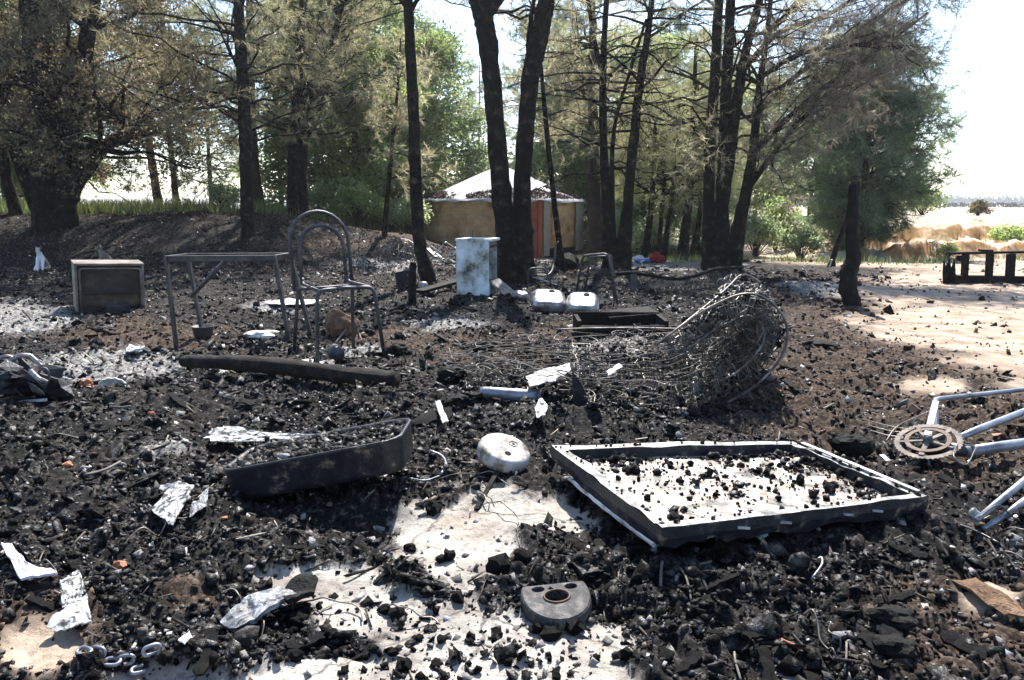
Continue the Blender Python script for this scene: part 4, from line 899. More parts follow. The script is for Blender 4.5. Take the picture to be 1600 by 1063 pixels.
rock('charred_chunk', 'black charred chunk beside the chair front leg', 'charred chunk', 621, 557, 32, 20, CHAR, 5)
rock('charred_chunk', 'small black charred chunk behind the chair front leg', 'charred chunk', 623, 530, 14, 12, CHAR, 6)
rock('charred_chunk', 'upright charred block in brown ash between clay block and springs', 'charred chunk', 755, 552, 36, 20, CHAR, 7)
rock('charred_chunk', 'black charred chunk at the flat end of the springs', 'charred chunk', 705, 594, 44, 28, CHAR, 8)
rock('charred_chunk', 'ribbed charred lump beside the fallen pipe', 'charred chunk', 712, 638, 40, 26, CHAR, 9)
rock('charred_chunk', 'dark round chunk in the brown soil beside the enamel panel', 'charred chunk', 1335, 712, 52, 36, CHAR, 10)
rock('charred_chunk', 'charred chunk on rubble near the pale brown flake', 'charred chunk', 1400, 985, 62, 28, CHAR, 12)
rock('charred_chunk', 'large charred lump on bare burnt soil beside the rubble', 'charred chunk', 1405, 1035, 60, 28, CHAR, 13)
rock('flat_stone', 'flat pale stone lying between table and chair legs', 'stone', 405, 531, 44, 13, BONE, 14)
p = onz(522, 562); single(MB().lathe([(.001, -.06), (.045, -.058), (.05, -.05), (.05, .05), (.045, .058), (.001, .06)], 18, Matrix.Translation(p + Vector((0, .05, .045))) @ Euler((R(90), 0, R(25))).to_matrix().to_4x4()), 'tin_can', STEEL, 'small burnt tin can on its side by the chair leg', 'can', p, None, True)
# log
a, b = onz(283, 588), onz(618, 612); g2 = np.random.default_rng(8); pts = []; rad = []
for i in range(24):
    t = i / 23; q = a.lerp(b, t); pts.append(Vector((q.x, q.y + .03 + .02 * math.sin(t * 3), .068 + .012 * math.sin(t * 5) + .012 * (1 - t)))); rad.append((.043 + .009 * t) * (min(1, .8 + t * 4) if t < .12 else 1) * (1 + .06 * g2.normal()))
single(MB().tube(pts, rad, 14, .07), 'charred_log', LOGM, 'long charred log lying in front of the chair', 'log', (a + b) / 2, None, True)
# flat sheets and shards
def sheet(name, label, cat, pxs, mat, lift=.02, th=.004, zoff=None, group=None, crumple=.006, ragged=.16):
    """thin scrap: its outline laid on the ground, ragged at the edge and buckled"""
    P = [at(px, py) for px, py in pxs]; n = len(P); zo = zoff or [0] * n; xs = [p.x for p in P]; ys = [p.y for p in P]; w = max(max(xs) - min(xs), max(ys) - min(ys)); c = Vector((sum(xs) / n, sum(ys) / n, 0))
    sd_ = int(abs(c.x * 991 + c.y * 337)) % 97; K = 6; O = []
    for i in range(n):
        for k in range(K):
            t = k / K; q = P[i].lerp(P[(i + 1) % n], t); z = zo[i] * (1 - t) + zo[(i + 1) % n] * t; f = 1 - ragged * (.5 + .5 * float(vnoise(i * 3.1 + t * 5, 1.7, sd_))); O.append((c.x + (q.x - c.x) * f, c.y + (q.y - c.y) * f, z))
    zc = sum(o_[2] for o_ in O) / len(O); rings = 6; top = []
    for r_ in range(1, rings + 1):
        f = r_ / rings
        for x, y, z in O:
            xx, yy = c.x + (x - c.x) * f, c.y + (y - c.y) * f; top.append(Vector((xx, yy, zc + (z - zc) * f + crumple * float(fbm(xx * 60, yy * 60, sd_, 3)) + crumple * 1.5 * float(vnoise(xx * 22, yy * 22, sd_ + 3)))))
    g0 = max(zg(x, y) for x, y, z in O[::3]) * .5 + zg(c.x, c.y) * .5 + lift; top = [Vector((c.x, c.y, zc))] + top; N_ = len(O); fs = [(0, 1 + k, 1 + (k + 1) % N_) for k in range(N_)]
    for r_ in range(rings - 1):
        for k in range(N_): a_ = 1 + r_ * N_; fs.append((a_ + k, a_ + N_ + k, a_ + N_ + (k + 1) % N_, a_ + (k + 1) % N_))
    m_ = MB().add([v + Vector((0, 0, g0)) for v in top], fs); ob = single(m_, name, mat, label, cat, (c.x, c.y, g0), group); md = ob.modifiers.new('thick', 'SOLIDIFY'); md.thickness = th; md.offset = 0; return ob
sheet('tin_sheet', 'white bent tin sheet under the chair front legs', 'metal sheet', [(330, 574), (430, 566), (520, 568), (500, 576), (470, 582), (360, 582)], PALE, .015)
sheet('tin_sheet', 'pale flat sheet lying between the table legs and the shade', 'metal sheet', [(410, 478), (450, 472), (505, 475), (490, 482), (420, 483)], PALE, .02)
sheet('white_shard', 'white flat shard on the ash patch near the log', 'shard', [(196, 549), (203, 544), (228, 546), (222, 553), (197, 557)], WHITE_SH, .03, zoff=[0, .01, 0, 0, 0])
sheet('white_shard', 'long white strip sheet sunk behind the dark basin', 'shard', [(308, 694), (345, 684), (440, 692), (545, 694), (545, 700), (430, 700), (320, 702)], WHITE_SH, .02, zoff=[0, .02, .012, .006, 0, 0, 0])
sheet('white_shard', 'rectangular white shard tilted on rubble by the sunken basin end', 'shard', [(234, 822), (283, 790), (308, 800), (272, 848)], WHITE_SH, .02, .004, [.0, .04, .035, -.005])
sheet('white_shard', 'crumpled bluish sheet scrap beside the rectangular white shard', 'shard', [(302, 812), (330, 792), (326, 818), (296, 840)], BLUEG, .012, .003, [0, .015, 0, 0])
sheet('white_shard', 'large white crumpled sheet scrap lying near the chain', 'shard', [(72, 1006), (100, 980), (96, 935), (126, 912), (140, 950), (150, 1000), (120, 1008)], WHITE_SH, .008, .003, [0, .005, .01, .02, .01, .0, 0], crumple=.009)
sheet('glazed_tile', 'lilac glazed tile fragment near the big white scrap', 'tile', [(4, 882), (20, 882), (38, 912), (90, 912), (94, 917), (34, 925)], LILAC, .02, .007, [.03, .03, .01, 0, 0, 0])
sheet('metal_flake', 'blue-grey flaking slab at the edge of the pale concrete', 'scrap', [(340, 985), (390, 950), (440, 938), (470, 945), (400, 985), (365, 1000)], BLUEG, .03, .012, [0, .015, .02, .01, 0, 0])
sheet('metal_flake', 'grey flat charred board end on the pale slab', 'scrap', [(430, 945), (470, 920), (500, 925), (495, 945), (450, 962)], CHAR, .04, .014, [0, .01, .01, 0, 0])
sheet('metal_flake', 'blue-grey flaky sheet in rubble behind the white shard', 'scrap', [(235, 772), (262, 764), (300, 768), (288, 782), (250, 784)], BLUEG, .012, .006, [0, .01, 0, .01, 0])
sheet('metal_flake', 'wide brown flake of baked soil past the bicycle stays', 'scrap', [(1480, 912), (1530, 915), (1600, 960), (1620, 980), (1570, 972), (1530, 950)], CLAY, .012, .006)
sheet('white_shard', 'narrow white splinter near the fallen lid', 'shard', [(680, 652), (688, 650), (702, 670), (692, 672)], BONE, .03, .006, [.04, .04, 0, 0])
sheet('white_shard', 'small white fragment in front of the curved blade', 'shard', [(834, 672), (845, 660), (858, 668), (850, 682), (838, 684)], WHITE_SH, .04, .005, [.02, .03, .01, 0, 0])
sheet('wood_offcut', 'yellow-brown splinter lying on the mattress springs', 'splinter', [(945, 612), (968, 598), (972, 604), (950, 618)], BONE, .09, .008)
sheet('paper_scrap', 'pale torn scrap beside the steel chain', 'shard', [(280, 1040), (300, 1025), (305, 1035), (292, 1052)], BONE, .03, .004)
sheet('white_shard', 'white chip beside the drain-shaped plate', 'shard', [(1178, 866), (1192, 858), (1198, 868), (1186, 872)], GREEN_GL, .03, .005, [0, .05, 0, 0])
# bowl shard
p = onz(172, 606); m_ = MB(); vs = []; fs = []
for i in range(6):
    for k in range(13):
        a_ = math.pi * (.05 + .9 * k / 12); r_ = .085 * (.35 + .65 * i / 5); vs.append(p + Vector((r_ * math.cos(a_), .05 - .02 * i / 5, .005 + r_ * math.sin(a_) * .62 + .004 * (k % 2))))
for i in range(5):
    for k in range(12): q = i * 13 + k; fs.append((q, q + 1, q + 14, q + 13))
m_.add(vs, fs); ob = single(m_, 'bowl_shard', BONE, 'curved white bowl shard standing on edge in the ash', 'shard', p); ob.modifiers.new('thick', 'SOLIDIFY').thickness = .008
rock('terracotta_piece', 'small broken terracotta piece beside the bowl shard', 'pottery', 132, 605, 16, 14, TERRA, 31, .4)
for k, (px, py, w_, lab) in enumerate(((104, 737, 14, 'orange brick crumb near the pale split stick'), (236, 648, 12, 'orange crumb in the rubble near the charred log'), (1005, 0, 0, ''), (188, 898, 18, 'rust-brown lump near the large white crumpled scrap'), (948, 490, 10, 'bright orange cap beside the bent chair frame'))):
    if w_: rock('brick_crumb', lab, 'brick', px, py, w_, w_ * .7, TERRA, 50 + k, .4, sub=2)
# crumpled machine casing at the left edge
def casing():
    c = onz(20, 625); o = thing('machine_casing', 'crumpled dark metal machine casing with curved pale ribs', 'machine scrap', (c.x, c.y, c.z)); s = c.length / F
    P = lambda px, py, dy=0.0: aty(px, py, c.y + dy)
    m_ = MB(); m_.lump(P(15, 602, .10), 1.0, 77, 3, .5, (60 * s, .11, 30 * s)); m_.build('housing', ENAMEL_D, o, False)
    for k, (x_, y_, w_, h_, rx, ry) in enumerate(((20, 575, .10, .05, .5, .4), (45, 588, .09, .06, -.4, .7), (5, 596, .12, .05, .9, -.3), (58, 608, .07, .05, .3, 1.0), (30, 612, .12, .04, 1.1, .2))): MB().box(P(x_, y_, -.02 + .01 * k), (w_, h_, .005), (rx, ry, .5 * k), jit=.014).build('torn_plate', STAIN if k % 2 else ENAMEL_D, o)
    m_ = MB(); m_.tube(crom([P(-25, 585), P(-8, 565, .02), P(12, 557, .05), P(25, 568, .05), P(10, 582, .02), P(-10, 590, 0)], 5), .011, 8, .08); m_.build('curved_rib', STAIN, o, True)
    m_ = MB(); m_.tube(crom([P(14, 566, .03), P(28, 557, .05), P(45, 556, .08), P(58, 566, .08), P(66, 572, .08)], 5), [.012] * 10 + [.013] * 6 + [.009] * 5, 8, .08); m_.build('curved_rib', STAIN, o, True)
    MB().tube([P(47, 580, -.03), P(60, 592, -.04), P(74, 597, -.02)], [.014, .013, .009], 10).build('stub_pipe', PALE, o, True)
    m_ = MB(); pts = [P(68 + 9 * math.cos(a_ * .524), 589 + 14 * math.sin(a_ * .524), .01) for a_ in range(12)]; m_.tube(pts, .007, 6, closed=True); m_.build('ring', STEEL, o, True)
    MB().beam(P(-30, 633, -.03), P(72, 625, -.03), .02, .012).build('base_strip', PALE, o)
    m_ = MB(); m_.box(P(-18, 622, .02), (.11, .08, .07), (0, .2, .2)); m_.build('base_block', ENAMEL_D, o)
casing()
# charred post, tin box, round vessel and plank beside the bare trunk
def charred_post(name, label, pxs, Y, cat='post', n=10, split=False):
    s_ = stem_px(pxs, Y, 5); s_ = sink([s_], .06)[0]; pts = [Vector(q[:3]) for q in s_]; b = Vector((pts[0].x, pts[0].y, zg(pts[0].x, pts[0].y)))
    return single(MB().tube(pts, list(s_[:, 3]), n, .14), name, CHAR, label, cat, b, None, True)
charred_post('charred_post', 'short blackened post stump beside the bare trunk', [(645, 478, 14), (644, 450, 12), (645, 425, 11), (646, 410, 10)], onz(645, 478).y)
p = onz(632, 452); single(MB().box(p + Vector((-.02, .1, .10)), (.19, .14, .19), (R(6), R(-8), R(15))).box(p + Vector((-.02, .1, .2)), (.2, .15, .012), (R(6), R(-8), R(15))), 'tin_box', ENAMEL_D, 'tilted dark tin box behind the short charred post', 'box', p)
p = onz(661, 452); lathe_thing('enamel_jug', 'small round grey enamel vessel by the bare trunk', 'vessel', p, [(.001, 0), (.05, 0), (.066, .03), (.066, .06), (.045, .095), (.03, .1), (.001, .1)], STAIN)
a, b = onz(654, 464), onz(722, 452); single(MB().beam(a + Vector((0, 0, .05)), b + Vector((0, .15, .07)), .14, .03), 'charred_plank', CHAR, 'charred plank running from the short post to the cooker', 'plank', (a + b) / 2)
# small white cooker
def cooker():
    b = onz(742, 462); Y = b.y + .2; yaw = R(-13); M = Matrix.Rotation(yaw, 3, 'Z'); c = Vector((aty(746, 460, Y).x, Y, b.z - .02)); w, d, h = .37, .36, .62
    o = thing('cooker', 'small white enamel cooker with sooty streaks and open oven side', 'cooker', c)
    P = lambda x, y, z: c + M @ Vector((x, y, z))
    bx = lambda x, y, z, sx, sy, sz_, nm, mt: MB().box(P(x, y, z), (sx, sy, sz_), M=M).build(nm, mt, o)
    bx(0, -d / 2, h / 2, w, .014, h, 'side_panel', WHITE_E); bx(0, d / 2, h / 2, w, .014, h, 'side_panel', WHITE_E); bx(-w / 2 - .004, 0, h / 2 - .001, .012, d - .016, h - .002, 'back_panel', WHITE_E)
    hob = bx(.012, 0, h + .012, w + .05, d + .03, .026, 'hob', WHITE_E)
    cp = bx(w / 2 - .004, 0, h - .06, .014, d - .016, .10, 'control_panel', STAIN)
    for k in range(4): under(MB().lathe([(.001, .0), (.016, 0), (.014, .018), (.001, .018)], 12, Matrix.Translation(P(w / 2 + .004, -.11 + .075 * k, h - .06)) @ (M @ Euler((0, R(90), 0)).to_matrix()).to_4x4()).build('knob', STEEL, o, True), cp)
    bx(.02, 0, .16, w - .06, d - .018, .012, 'oven_floor', CARCASS); bx(w / 2 - .003, 0, .08, .012, d - .016, .15, 'kick_panel', WHITE_E); bx(-w / 2 + .03, 0, .36, .01, d - .02, .4, 'oven_back', CARCASS)
    a_, b_ = P(w / 2 + .012, 0, .17), P(w / 2 + .20, -.02, .03); MB().beam(a_, b_, d * .85, .022).build('oven_door', STAIN, o)
    for k in range(2): under(MB().tube([P(-.1 + .02 * k, .1, h + .02), P(-.1 + .025 * k, .1, h + .12)], .005, 6).build('burner_pin', STEEL, o), hob)
cooker()
p = onz(815, 470); rock('metal_lump', 'melted grey metal lump beside the cooker door', 'scrap', 812, 471, 26, 14, STAIN, 61, .25)
# chair seat pans
def seat_pan(px, py, wpx_, label, rotz, tilt):
    p = onz(px, py); s = p.length / F; a = wpx_ * .5 * s; M4 = Matrix.Translation(p + Vector((0, .10, .09))) @ Euler((R(tilt), R(random.uniform(-4, 4)), rotz)).to_matrix().to_4x4(); o = thing('seat_pan', label, 'seat pan', p)
    m_ = MB(); prof = [(.02, .050), (.35, .052), (.7, .050), (.88, .042), (.97, .022), (1.0, 0), (1.0, -.04), (.97, -.042)]; N = 40; vs = []; fs = []
    for r_, z in prof:
        for k in range(N):
            t = 2 * math.pi * k / N; ca, sa = math.cos(t), math.sin(t); e = 2 / 4.2; vs.append(M4 @ Vector((a * r_ * abs(ca) ** e * (1 if ca >= 0 else -1), a * .92 * r_ * abs(sa) ** e * (1 if sa >= 0 else -1), z + .012 * (r_ * sa) ** 2)))
    for i in range(len(prof) - 1):
        for k in range(N): l = (k + 1) % N; fs.append((i * N + k, i * N + l, (i + 1) * N + l, (i + 1) * N + k))
    m_.add(vs, fs); sh = m_.build('shell', STAIN, o, True)
    hb = MB().lathe([(.001, .003), (.03, .003), (.034, 0)], 16, M4 @ Matrix.Translation((a * .2, a * .55, .058)), .7).build('bolt_hole_disc', CHAR, o); under(hb, sh)  # dark disc laid on the shell, its colour standing for the hole's shade
    MB().tube([M4 @ Vector((-a * .5, -a * .98, -.02)), M4 @ Vector((a * .6, -a * .98, -.02))], .008, 6).build('edge_strip', STEEL, o)
seat_pan(858, 488, 56, 'heat-silvered metal seat pan lying nearer the cooker', R(5), 22); seat_pan(912, 491, 52, 'silvery seat pan leaning by the inverted U-shaped chair frame', R(-6), 26)
# bent chair frames behind the pans
def u_frame():
    b = onz(935, 475); o = thing('tubular_chair', 'inverted U-shaped bent tubular chair frame standing behind the seat pans', 'chair', b); Y = b.y
    q = [aty(900, 462, Y + .2), aty(910, 400, Y + .15), aty(950, 396, Y), aty(966, 480, Y - .1)]; MB().tube(fillet(q, .06), .012, 8).build('front_legs', STEEL, o, True)
    q = [aty(914, 458, Y + .35), aty(922, 402, Y + .3), aty(955, 400, Y + .25), aty(960, 468, Y + .2)]; MB().tube(fillet(q, .05), .011, 8).build('rear_legs', STEEL, o, True)
    for a_, b_ in (((911, 399, .14), (922, 402, .29)), ((951, 397, .0), (955, 400, .24))): MB().tube([aty(a_[0], a_[1], Y + a_[2]), aty(b_[0], b_[1], Y + b_[2])], .009, 6).build('seat_rail', STEEL, o, True)
u_frame()
def green_chair():
    b = onz(850, 452); Y = b.y + .3; o = thing('folding_chair', 'collapsed green-painted tubular chair with one curved back post', 'chair', (b.x, Y, b.z))
    MB().tube(crom([aty(873, 378, Y + .3), aty(868, 384, Y + .3), aty(866, 405, Y + .2), aty(862, 424, Y), aty(852, 431, Y - .1), aty(832, 430, Y - .1)], 5), .013, 8).build('back_post', GREENM, o, True)
    MB().tube(fillet([aty(823, 468, Y - .2), aty(826, 420, Y - .2), aty(850, 418, Y - .15), aty(866, 456, Y - .2)], .05), .011, 8).build('front_legs', STEEL, o, True)
    for k in range(4): MB().tube([aty(828 + 1 * k, 420 + 3 * k, Y - .15), aty(852 + 1.5 * k, 419 + 3 * k, Y - .12)], .006, 6).build('seat_slat', STEEL, o, True)
    MB().beam(aty(836, 434, Y - .05), aty(876, 448, Y + .1), .16, .012).build('seat_board', PALE, o)
green_chair()
p = onz(880, 422); single(MB().lump(p + Vector((.05, 0, .1)), 1, 91, 2, .3, (.19, .16, .14)), 'charred_block', CHAR, 'angular charred block behind the green chair post', 'charred chunk', p)
# collapsed rods and wire near the tent
def rods():
    for k, (lst, lab) in enumerate((([(668, 411), (696, 378), (716, 392), (692, 413)], 'bent rod frame leaning in the debris beside the cooker'), ([(656, 398), (664, 378), (690, 396), (676, 410)], 'smaller bent rod frame in the debris behind the bare trunk'), ([(700, 400), (712, 386), (720, 404)], 'crooked rod close to the cooker'))):
        b = onz(lst[0][0], lst[0][1] + 4); q = [aty(x, y, b.y + .12 * i) for i, (x, y) in enumerate(lst)]; single(MB().tube(fillet(q, .03), .011, 6), 'bent_rod', PALE, lab, 'rod', b, None, True)
    b = onz(624, 402); o_ = MB(); gg = np.random.default_rng(6)
    for k in range(46):
        a_ = gg.uniform(0, math.pi); r_ = gg.uniform(.18, .42); q = [b + Vector((gg.normal(0, .04) + r_ * math.cos(t) * math.cos(a_) * 1.0, gg.normal(0, .03) + r_ * math.cos(t) * math.sin(a_), max(.0, r_ * .8 * math.sin(t)))) for t in np.linspace(0, math.pi, 9)]; o_.tube(q, .006, 4)
    single(o_, 'wire_heap', WIRE, 'grey domed tangle of wire at the foot of the bank', 'wire', b)
    gg = np.random.default_rng(16)
    for k in range(7):
        b = onz(gg.uniform(655, 722), gg.uniform(400, 418)); L_ = gg.uniform(.3, .7); az = gg.uniform(0, 6.28); single(MB().beam(b + Vector((0, 0, .03)), b + Vector((math.cos(az) * L_, math.sin(az) * L_, gg.uniform(.04, .2))), gg.uniform(.03, .1), .015), 'scrap_strip', PALE if k % 2 else STEEL, 'pale strip of scrap in the heap beside the cooker', 'scrap', b, 'scrap strips heaped beside the cooker')
rods()
# collapsed fence rail with netting
def fence():
    b = onz(990, 457); Y = b.y; o = thing('collapsed_fence', 'sagging charred rail with scorched netting and one short post', 'fence', b); pts = [aty(962, 428, Y + .1), aty(990, 427, Y + .05), aty(1030, 433, Y), aty(1058, 436, Y), aty(1090, 430, Y + .1), aty(1120, 420, Y + .4), aty(1160, 418, Y + .8)]
    C = crom(pts, 4); MB().tube(C, .022, 8, .15).build('rail', CHAR, o, True); q = aty(990, 428, Y + .04); MB().beam((q.x, q.y, zg(q.x, q.y) - .04), q, .07, .05, (0, 1, 0)).build('post', STEEL, o)
    m_ = MB()
    for i in range(2, len(C) - 1):
        q = Vector(C[i]); gz_ = zg(q.x, q.y)
        for dx in (-.16, -.08, 0, .08, .16): m_.tube([q + Vector((0, .01, 0)), Vector((q.x + dx, q.y + .05, gz_ - .01))], .0035, 3)
    m_.build('netting', WIRE, o)
fence()
# clothes dropped under the trees
def clothes():
    b = onz(1026, 412); o = thing('clothes_heap', 'small heap of red, blue and white clothes dropped under the trees', 'clothes', b); s = b.length / F
    for px, py, w_, h_, mt, nm, sd_ in ((1033, 407, 17, 15, CLOTH_R, 'red_cloth', 1), (1016, 409, 18, 7, CLOTH_B, 'blue_cloth', 2), (1030, 412, 24, 10, CLOTH_W, 'white_cloth', 3)):
        q = gp(px, py + 6); MB().lump((q.x, b.y + .05 * sd_, zg(q.x, b.y) + h_ * .4 * s), 1, sd_, 3, .6, (w_ * .5 * s, .14, h_ * .55 * s)).build(nm, mt, o, True)
clothes()
# charred crate and boards behind the springs
def crate():
    b = onz(975, 527); o = thing('charred_crate', 'low charred crate with a flat lid behind the mattress springs', 'crate', (b.x, b.y + .15, b.z)); Y = b.y
    q0, q1 = onz(902, 527), onz(1045, 527); cx = (q0.x + q1.x) / 2; w = q1.x - q0.x
    for k in range(3): MB().box((cx - w * .32 + w * .32 * k, Y, b.z + .05), (w * .31, .03, .11), (0, R(1.5 * (k - 1)), 0), jit=.008).build('front_board', CHAR, o)
    MB().box((cx - w * .48, Y + .2, b.z + .07), (.03, .36, .14)).build('end_board', CHAR, o); MB().box((cx + w * .48, Y + .2, b.z + .07), (.03, .36, .14)).build('end_board', CHAR, o); MB().box((cx, Y + .4, b.z + .08), (w, .03, .15), jit=.006).build('back_board', CHAR, o)
    MB().box((cx + .12, Y + .5, b.z + .13), (w * .6, .3, .02), (R(3), R(-4), .12)).build('lid', CHAR, o)
crate()
# posts and burnt railing on the right
charred_post('charred_post', 'tall kinked charred post standing alone on the sandy ground', [(1333, 478, 24), (1326, 455, 27), (1325, 430, 25), (1333, 405, 22), (1331, 370, 19), (1333, 320, 17), (1335, 284, 15)], onz(1333, 478).y, n=18)
charred_post('leaning_stump', 'thin charred stump leaning behind the tall kinked post', [(1299, 416, 13), (1302, 402, 8), (1312, 372, 9), (1323, 342, 8), (1328, 325, 6)], 12.6)
def railing():
    b = onz(1490, 444); Y = b.y + .15; o = thing('burnt_railing', 'burnt low wooden railing with three uprights on a charred sill', 'railing', (aty(1540, 440, Y).x, Y, zg(aty(1540, 440, Y).x, Y)))
    zb = zg(b.x, Y); x0 = aty(1478, 440, Y).x; x1 = aty(1720, 440, Y).x; MB().box(((x0 + x1) / 2, Y, zb + .04), (x1 - x0, .12, .10), (0, R(1), 0), jit=.012).build('sill', CHAR, o)
    q0, q1 = aty(1484, 396, Y), aty(1720, 392, Y); tr = MB().beam(q0, q1, .09, .03).build('top_rail', CHAR, o)
    for px, lw in ((1509, .07), (1547, .075), (1580, .095), (1650, .09)): t_ = aty(px, 397, Y); bt = aty(px - 3, 440, Y); MB().beam((bt.x, Y, zb + .05), (t_.x, Y, t_.z - .002), lw, .06, (0, 1, 0)).build('upright', CHAR, o)
    under(MB().box(aty(1503, 402, Y) + Vector((0, 0, -.015)), (.09, .1, .07)).build('bracket_block', CHAR, o), tr); under(MB().box(aty(1540, 394, Y) + Vector((0, 0, .02)), (.16, .07, .025), (0, .03, 0)).build('char_strip', CHAR, o), tr)
    s_ = thing('splintered_stump', 'splintered burnt post stump at the end of the railing', 'stump', (aty(1483, 440, Y - .1).x, Y - .1, zb))
    for k, (x_, t_, lean) in enumerate(((1478, 408, -3), (1483, 404, 0), (1488, 406, 3), (1481, 411, -1), (1487, 412, 2))):
        u = aty(x_ + lean, t_, Y - .1 + .03 * (k % 2)); f_ = aty(x_, 440, Y - .1 + .03 * (k % 2)); MB().tube([Vector((f_.x, f_.y, zb - .03)), (Vector((f_.x, f_.y, zb)) + u) / 2, u], [.035, .03, .008], 6, .2).build('splinter', CHAR, s_)
    MB().tube([aty(1488, 425, Y - .14), Vector((aty(1497, 441, Y - .14).x, Y - .14, zb))], [.02, .03], 6, .2).build('root_flare', CHAR, s_)
railing()

# ------------------------------------------------------------------ mattress springs
WIRED = pm('buried_wire', [(.35, (.02, .018, .016)), (.55, (.05, .045, .04)), (.7, (.12, .10, .085))], 9, .6, .3, 0, spec=.3)
def mattress():
    # profiles of the near and far edge in (x, z): flat to the left, curled up and over to the right
    near = [(-.42, 3.95, .03), (-.1, 3.78, .04), (.2, 3.60, .05), (.5, 3.50, .05), (.8, 3.45, .06), (1.02, 3.47, .11), (1.19, 3.52, .20), (1.30, 3.58, .32), (1.29, 3.62, .44), (1.18, 3.64, .51), (1.02, 3.64, .45), (.88, 3.62, .36), (.755, 3.60, .27)]
    far = [(-.55, 4.75, .05), (-.2, 4.85, .08), (.15, 4.92, .10), (.5, 4.95, .10), (.85, 4.95, .10), (1.1, 4.92, .11), (1.3, 4.86, .14), (1.48, 4.78, .22), (1.55, 4.68, .34), (1.52, 4.58, .46), (1.44, 4.48, .52), (1.36, 4.38, .555), (1.27, 4.28, .56)]
    NE, FE = np.array(crom(near, 5)), np.array(crom(far, 5)); nU = len(NE)
    def Sf(u, v):
        x = u * (nU - 1); i = min(int(x), nU - 2); f = x - i; a = NE[i] * (1 - f) + NE[i + 1] * f; b = FE[i] * (1 - f) + FE[i + 1] * f
        p = a * (1 - v) + b * v; bulge = .05 * math.sin(math.pi * v) * S(.4, .9, u); return p + np.array([bulge, 0, .02 * math.sin(9 * u + 5 * v) * (1 - S(.3, .6, u))])
    def fr(u, v):
        e = .01; du = Sf(min(u + e, 1), v) - Sf(max(u - e, 0), v); dv = Sf(u, min(v + e, 1)) - Sf(u, max(v - e, 0)); n = np.cross(du, dv); n /= np.linalg.norm(n) + 1e-9; return n, du / np.linalg.norm(du), dv / np.linalg.norm(dv)
    b = Vector((.5, 4.3, 0)); o = thing('mattress_springs', 'burnt-out sprung mattress, its coils exposed and one end curled up over itself', 'mattress', b)
    gg = np.random.default_rng(2); metas = []
    for k in range(6):
        m_ = MB(); n = 26; q = []
        tw = 2.4; lean = gg.normal(0, .012, 2)
        for i in range(n + 1):
            t = i / n; r_ = .046 * (1 - .42 * math.sin(math.pi * t)) * (1 + .08 * gg.normal()); q.append(Vector((r_ * math.cos(tw * 6.283 * t) + lean[0] * t, r_ * math.sin(tw * 6.283 * t) + lean[1] * t, .10 * t)))
        m_.tube(q, .0026, 4); ring = [Vector((.047 * math.cos(a_ * .4488), .047 * math.sin(a_ * .4488), .10)) for a_ in range(14)]; m_.tube(ring, .0029, 4, closed=True)
        me = bpy.data.meshes.new('coil_spring'); me.from_pydata([tuple(p) for p in m_.v], [], m_.f); me.materials.append(WIRE if k < 3 else WIRED); metas.append(me)
    nu, nv = 22, 13
    for i in range(nu):
        for j in range(nv):
            u = ((i + .5 + .25 * gg.normal()) / nu); u = u ** .72 if u > 0 else .01; v = (j + .5 + .2 * gg.normal()) / nv; u = min(max(u, .01), .99); v = min(max(v, .02), .98); p = Sf(u, v); n, du, dv = fr(u, v)
            n = n + gg.normal(0, .22, 3); n /= np.linalg.norm(n); p = p - n * (.05 if u > .5 else .06); c = link('coil_spring', metas[gg.integers(3) if u > .55 else gg.integers(3, 6)], None, o); c.location = Vector(p) - b; c.rotation_mode = 'QUATERNION'
            c.rotation_quaternion = Vector(n).to_track_quat('Z', 'Y') @ Euler((0, 0, gg.uniform(0, 6))).to_quaternion(); s_ = gg.uniform(.8, 1.25); c.scale = (s_, s_, s_ * gg.uniform(.55, 1.1))
    def offs(u, v, d): n, _, _ = fr(u, v); return Sf(u, v) + n * d
    for d in (.055, -.055):
        MB().tube([Vector(offs(u, 0.0, d)) for u in np.linspace(.42, 1, 60)], .0062, 6).build('border_wire', WIRE, o, True)
        MB().tube([Vector(offs(u, 1.0, d)) for u in np.linspace(.2, 1, 60)], .005, 6).build('border_wire', WIRE, o, True)
        MB().tube([Vector(offs(1.0, v, d)) for v in np.linspace(0, 1, 24)], .0066, 6).build('border_wire', WIRE, o, True)
    for j in range(1, nv):
        q = [Vector(offs(u, j / nv, .05 + .012 * math.sin(u * 40 + j)) + gg.normal(0, .006, 3)) for u in np.linspace(.02, .99, 70)]; MB().tube(q, .0022, 4).build('lacing_wire', WIRE, o)
    for i in range(1, nu, 2):
        q = [Vector(offs(i / nu, v, -.045) + gg.normal(0, .008, 3)) for v in np.linspace(.02, .98, 30)]; MB().tube(q, .0022, 4).build('cross_wire', WIRE, o)
    m_ = MB()
    for k in range(760):
        u, v = gg.uniform(.02, .98) ** .42, gg.uniform(.02, .98); p = Sf(u, v); n, du, dv = fr(u, v); r_ = gg.uniform(.02, .07); ph = gg.uniform(0, 6.28); ax = n + gg.normal(0, .6, 3); ax /= np.linalg.norm(ax); e1 = np.cross(ax, [.3, .5, .8]); e1 /= np.linalg.norm(e1); e2 = np.cross(ax, e1); sp = gg.uniform(3, 6.2)
        m_.tube([Vector(p + n * gg.uniform(-.05, .06) + e1 * r_ * math.cos(ph + sp * t) + e2 * r_ * math.sin(ph + sp * t) + n * .03 * t) for t in np.linspace(0, 1, 10)], .0022, 3)
    w = m_.build('loose_wire', WIRE, o); w['kind'] = 'stuff'
    # charred stuffing that still clings inside the curl
    C = []; 
    for k in range(1000):
        u, v = gg.uniform(.0, .96) ** .7, gg.uniform(.04, .96); p = Sf(u, v); n, _, _ = fr(u, v); C.append(p - n * gg.uniform(.0, .05))
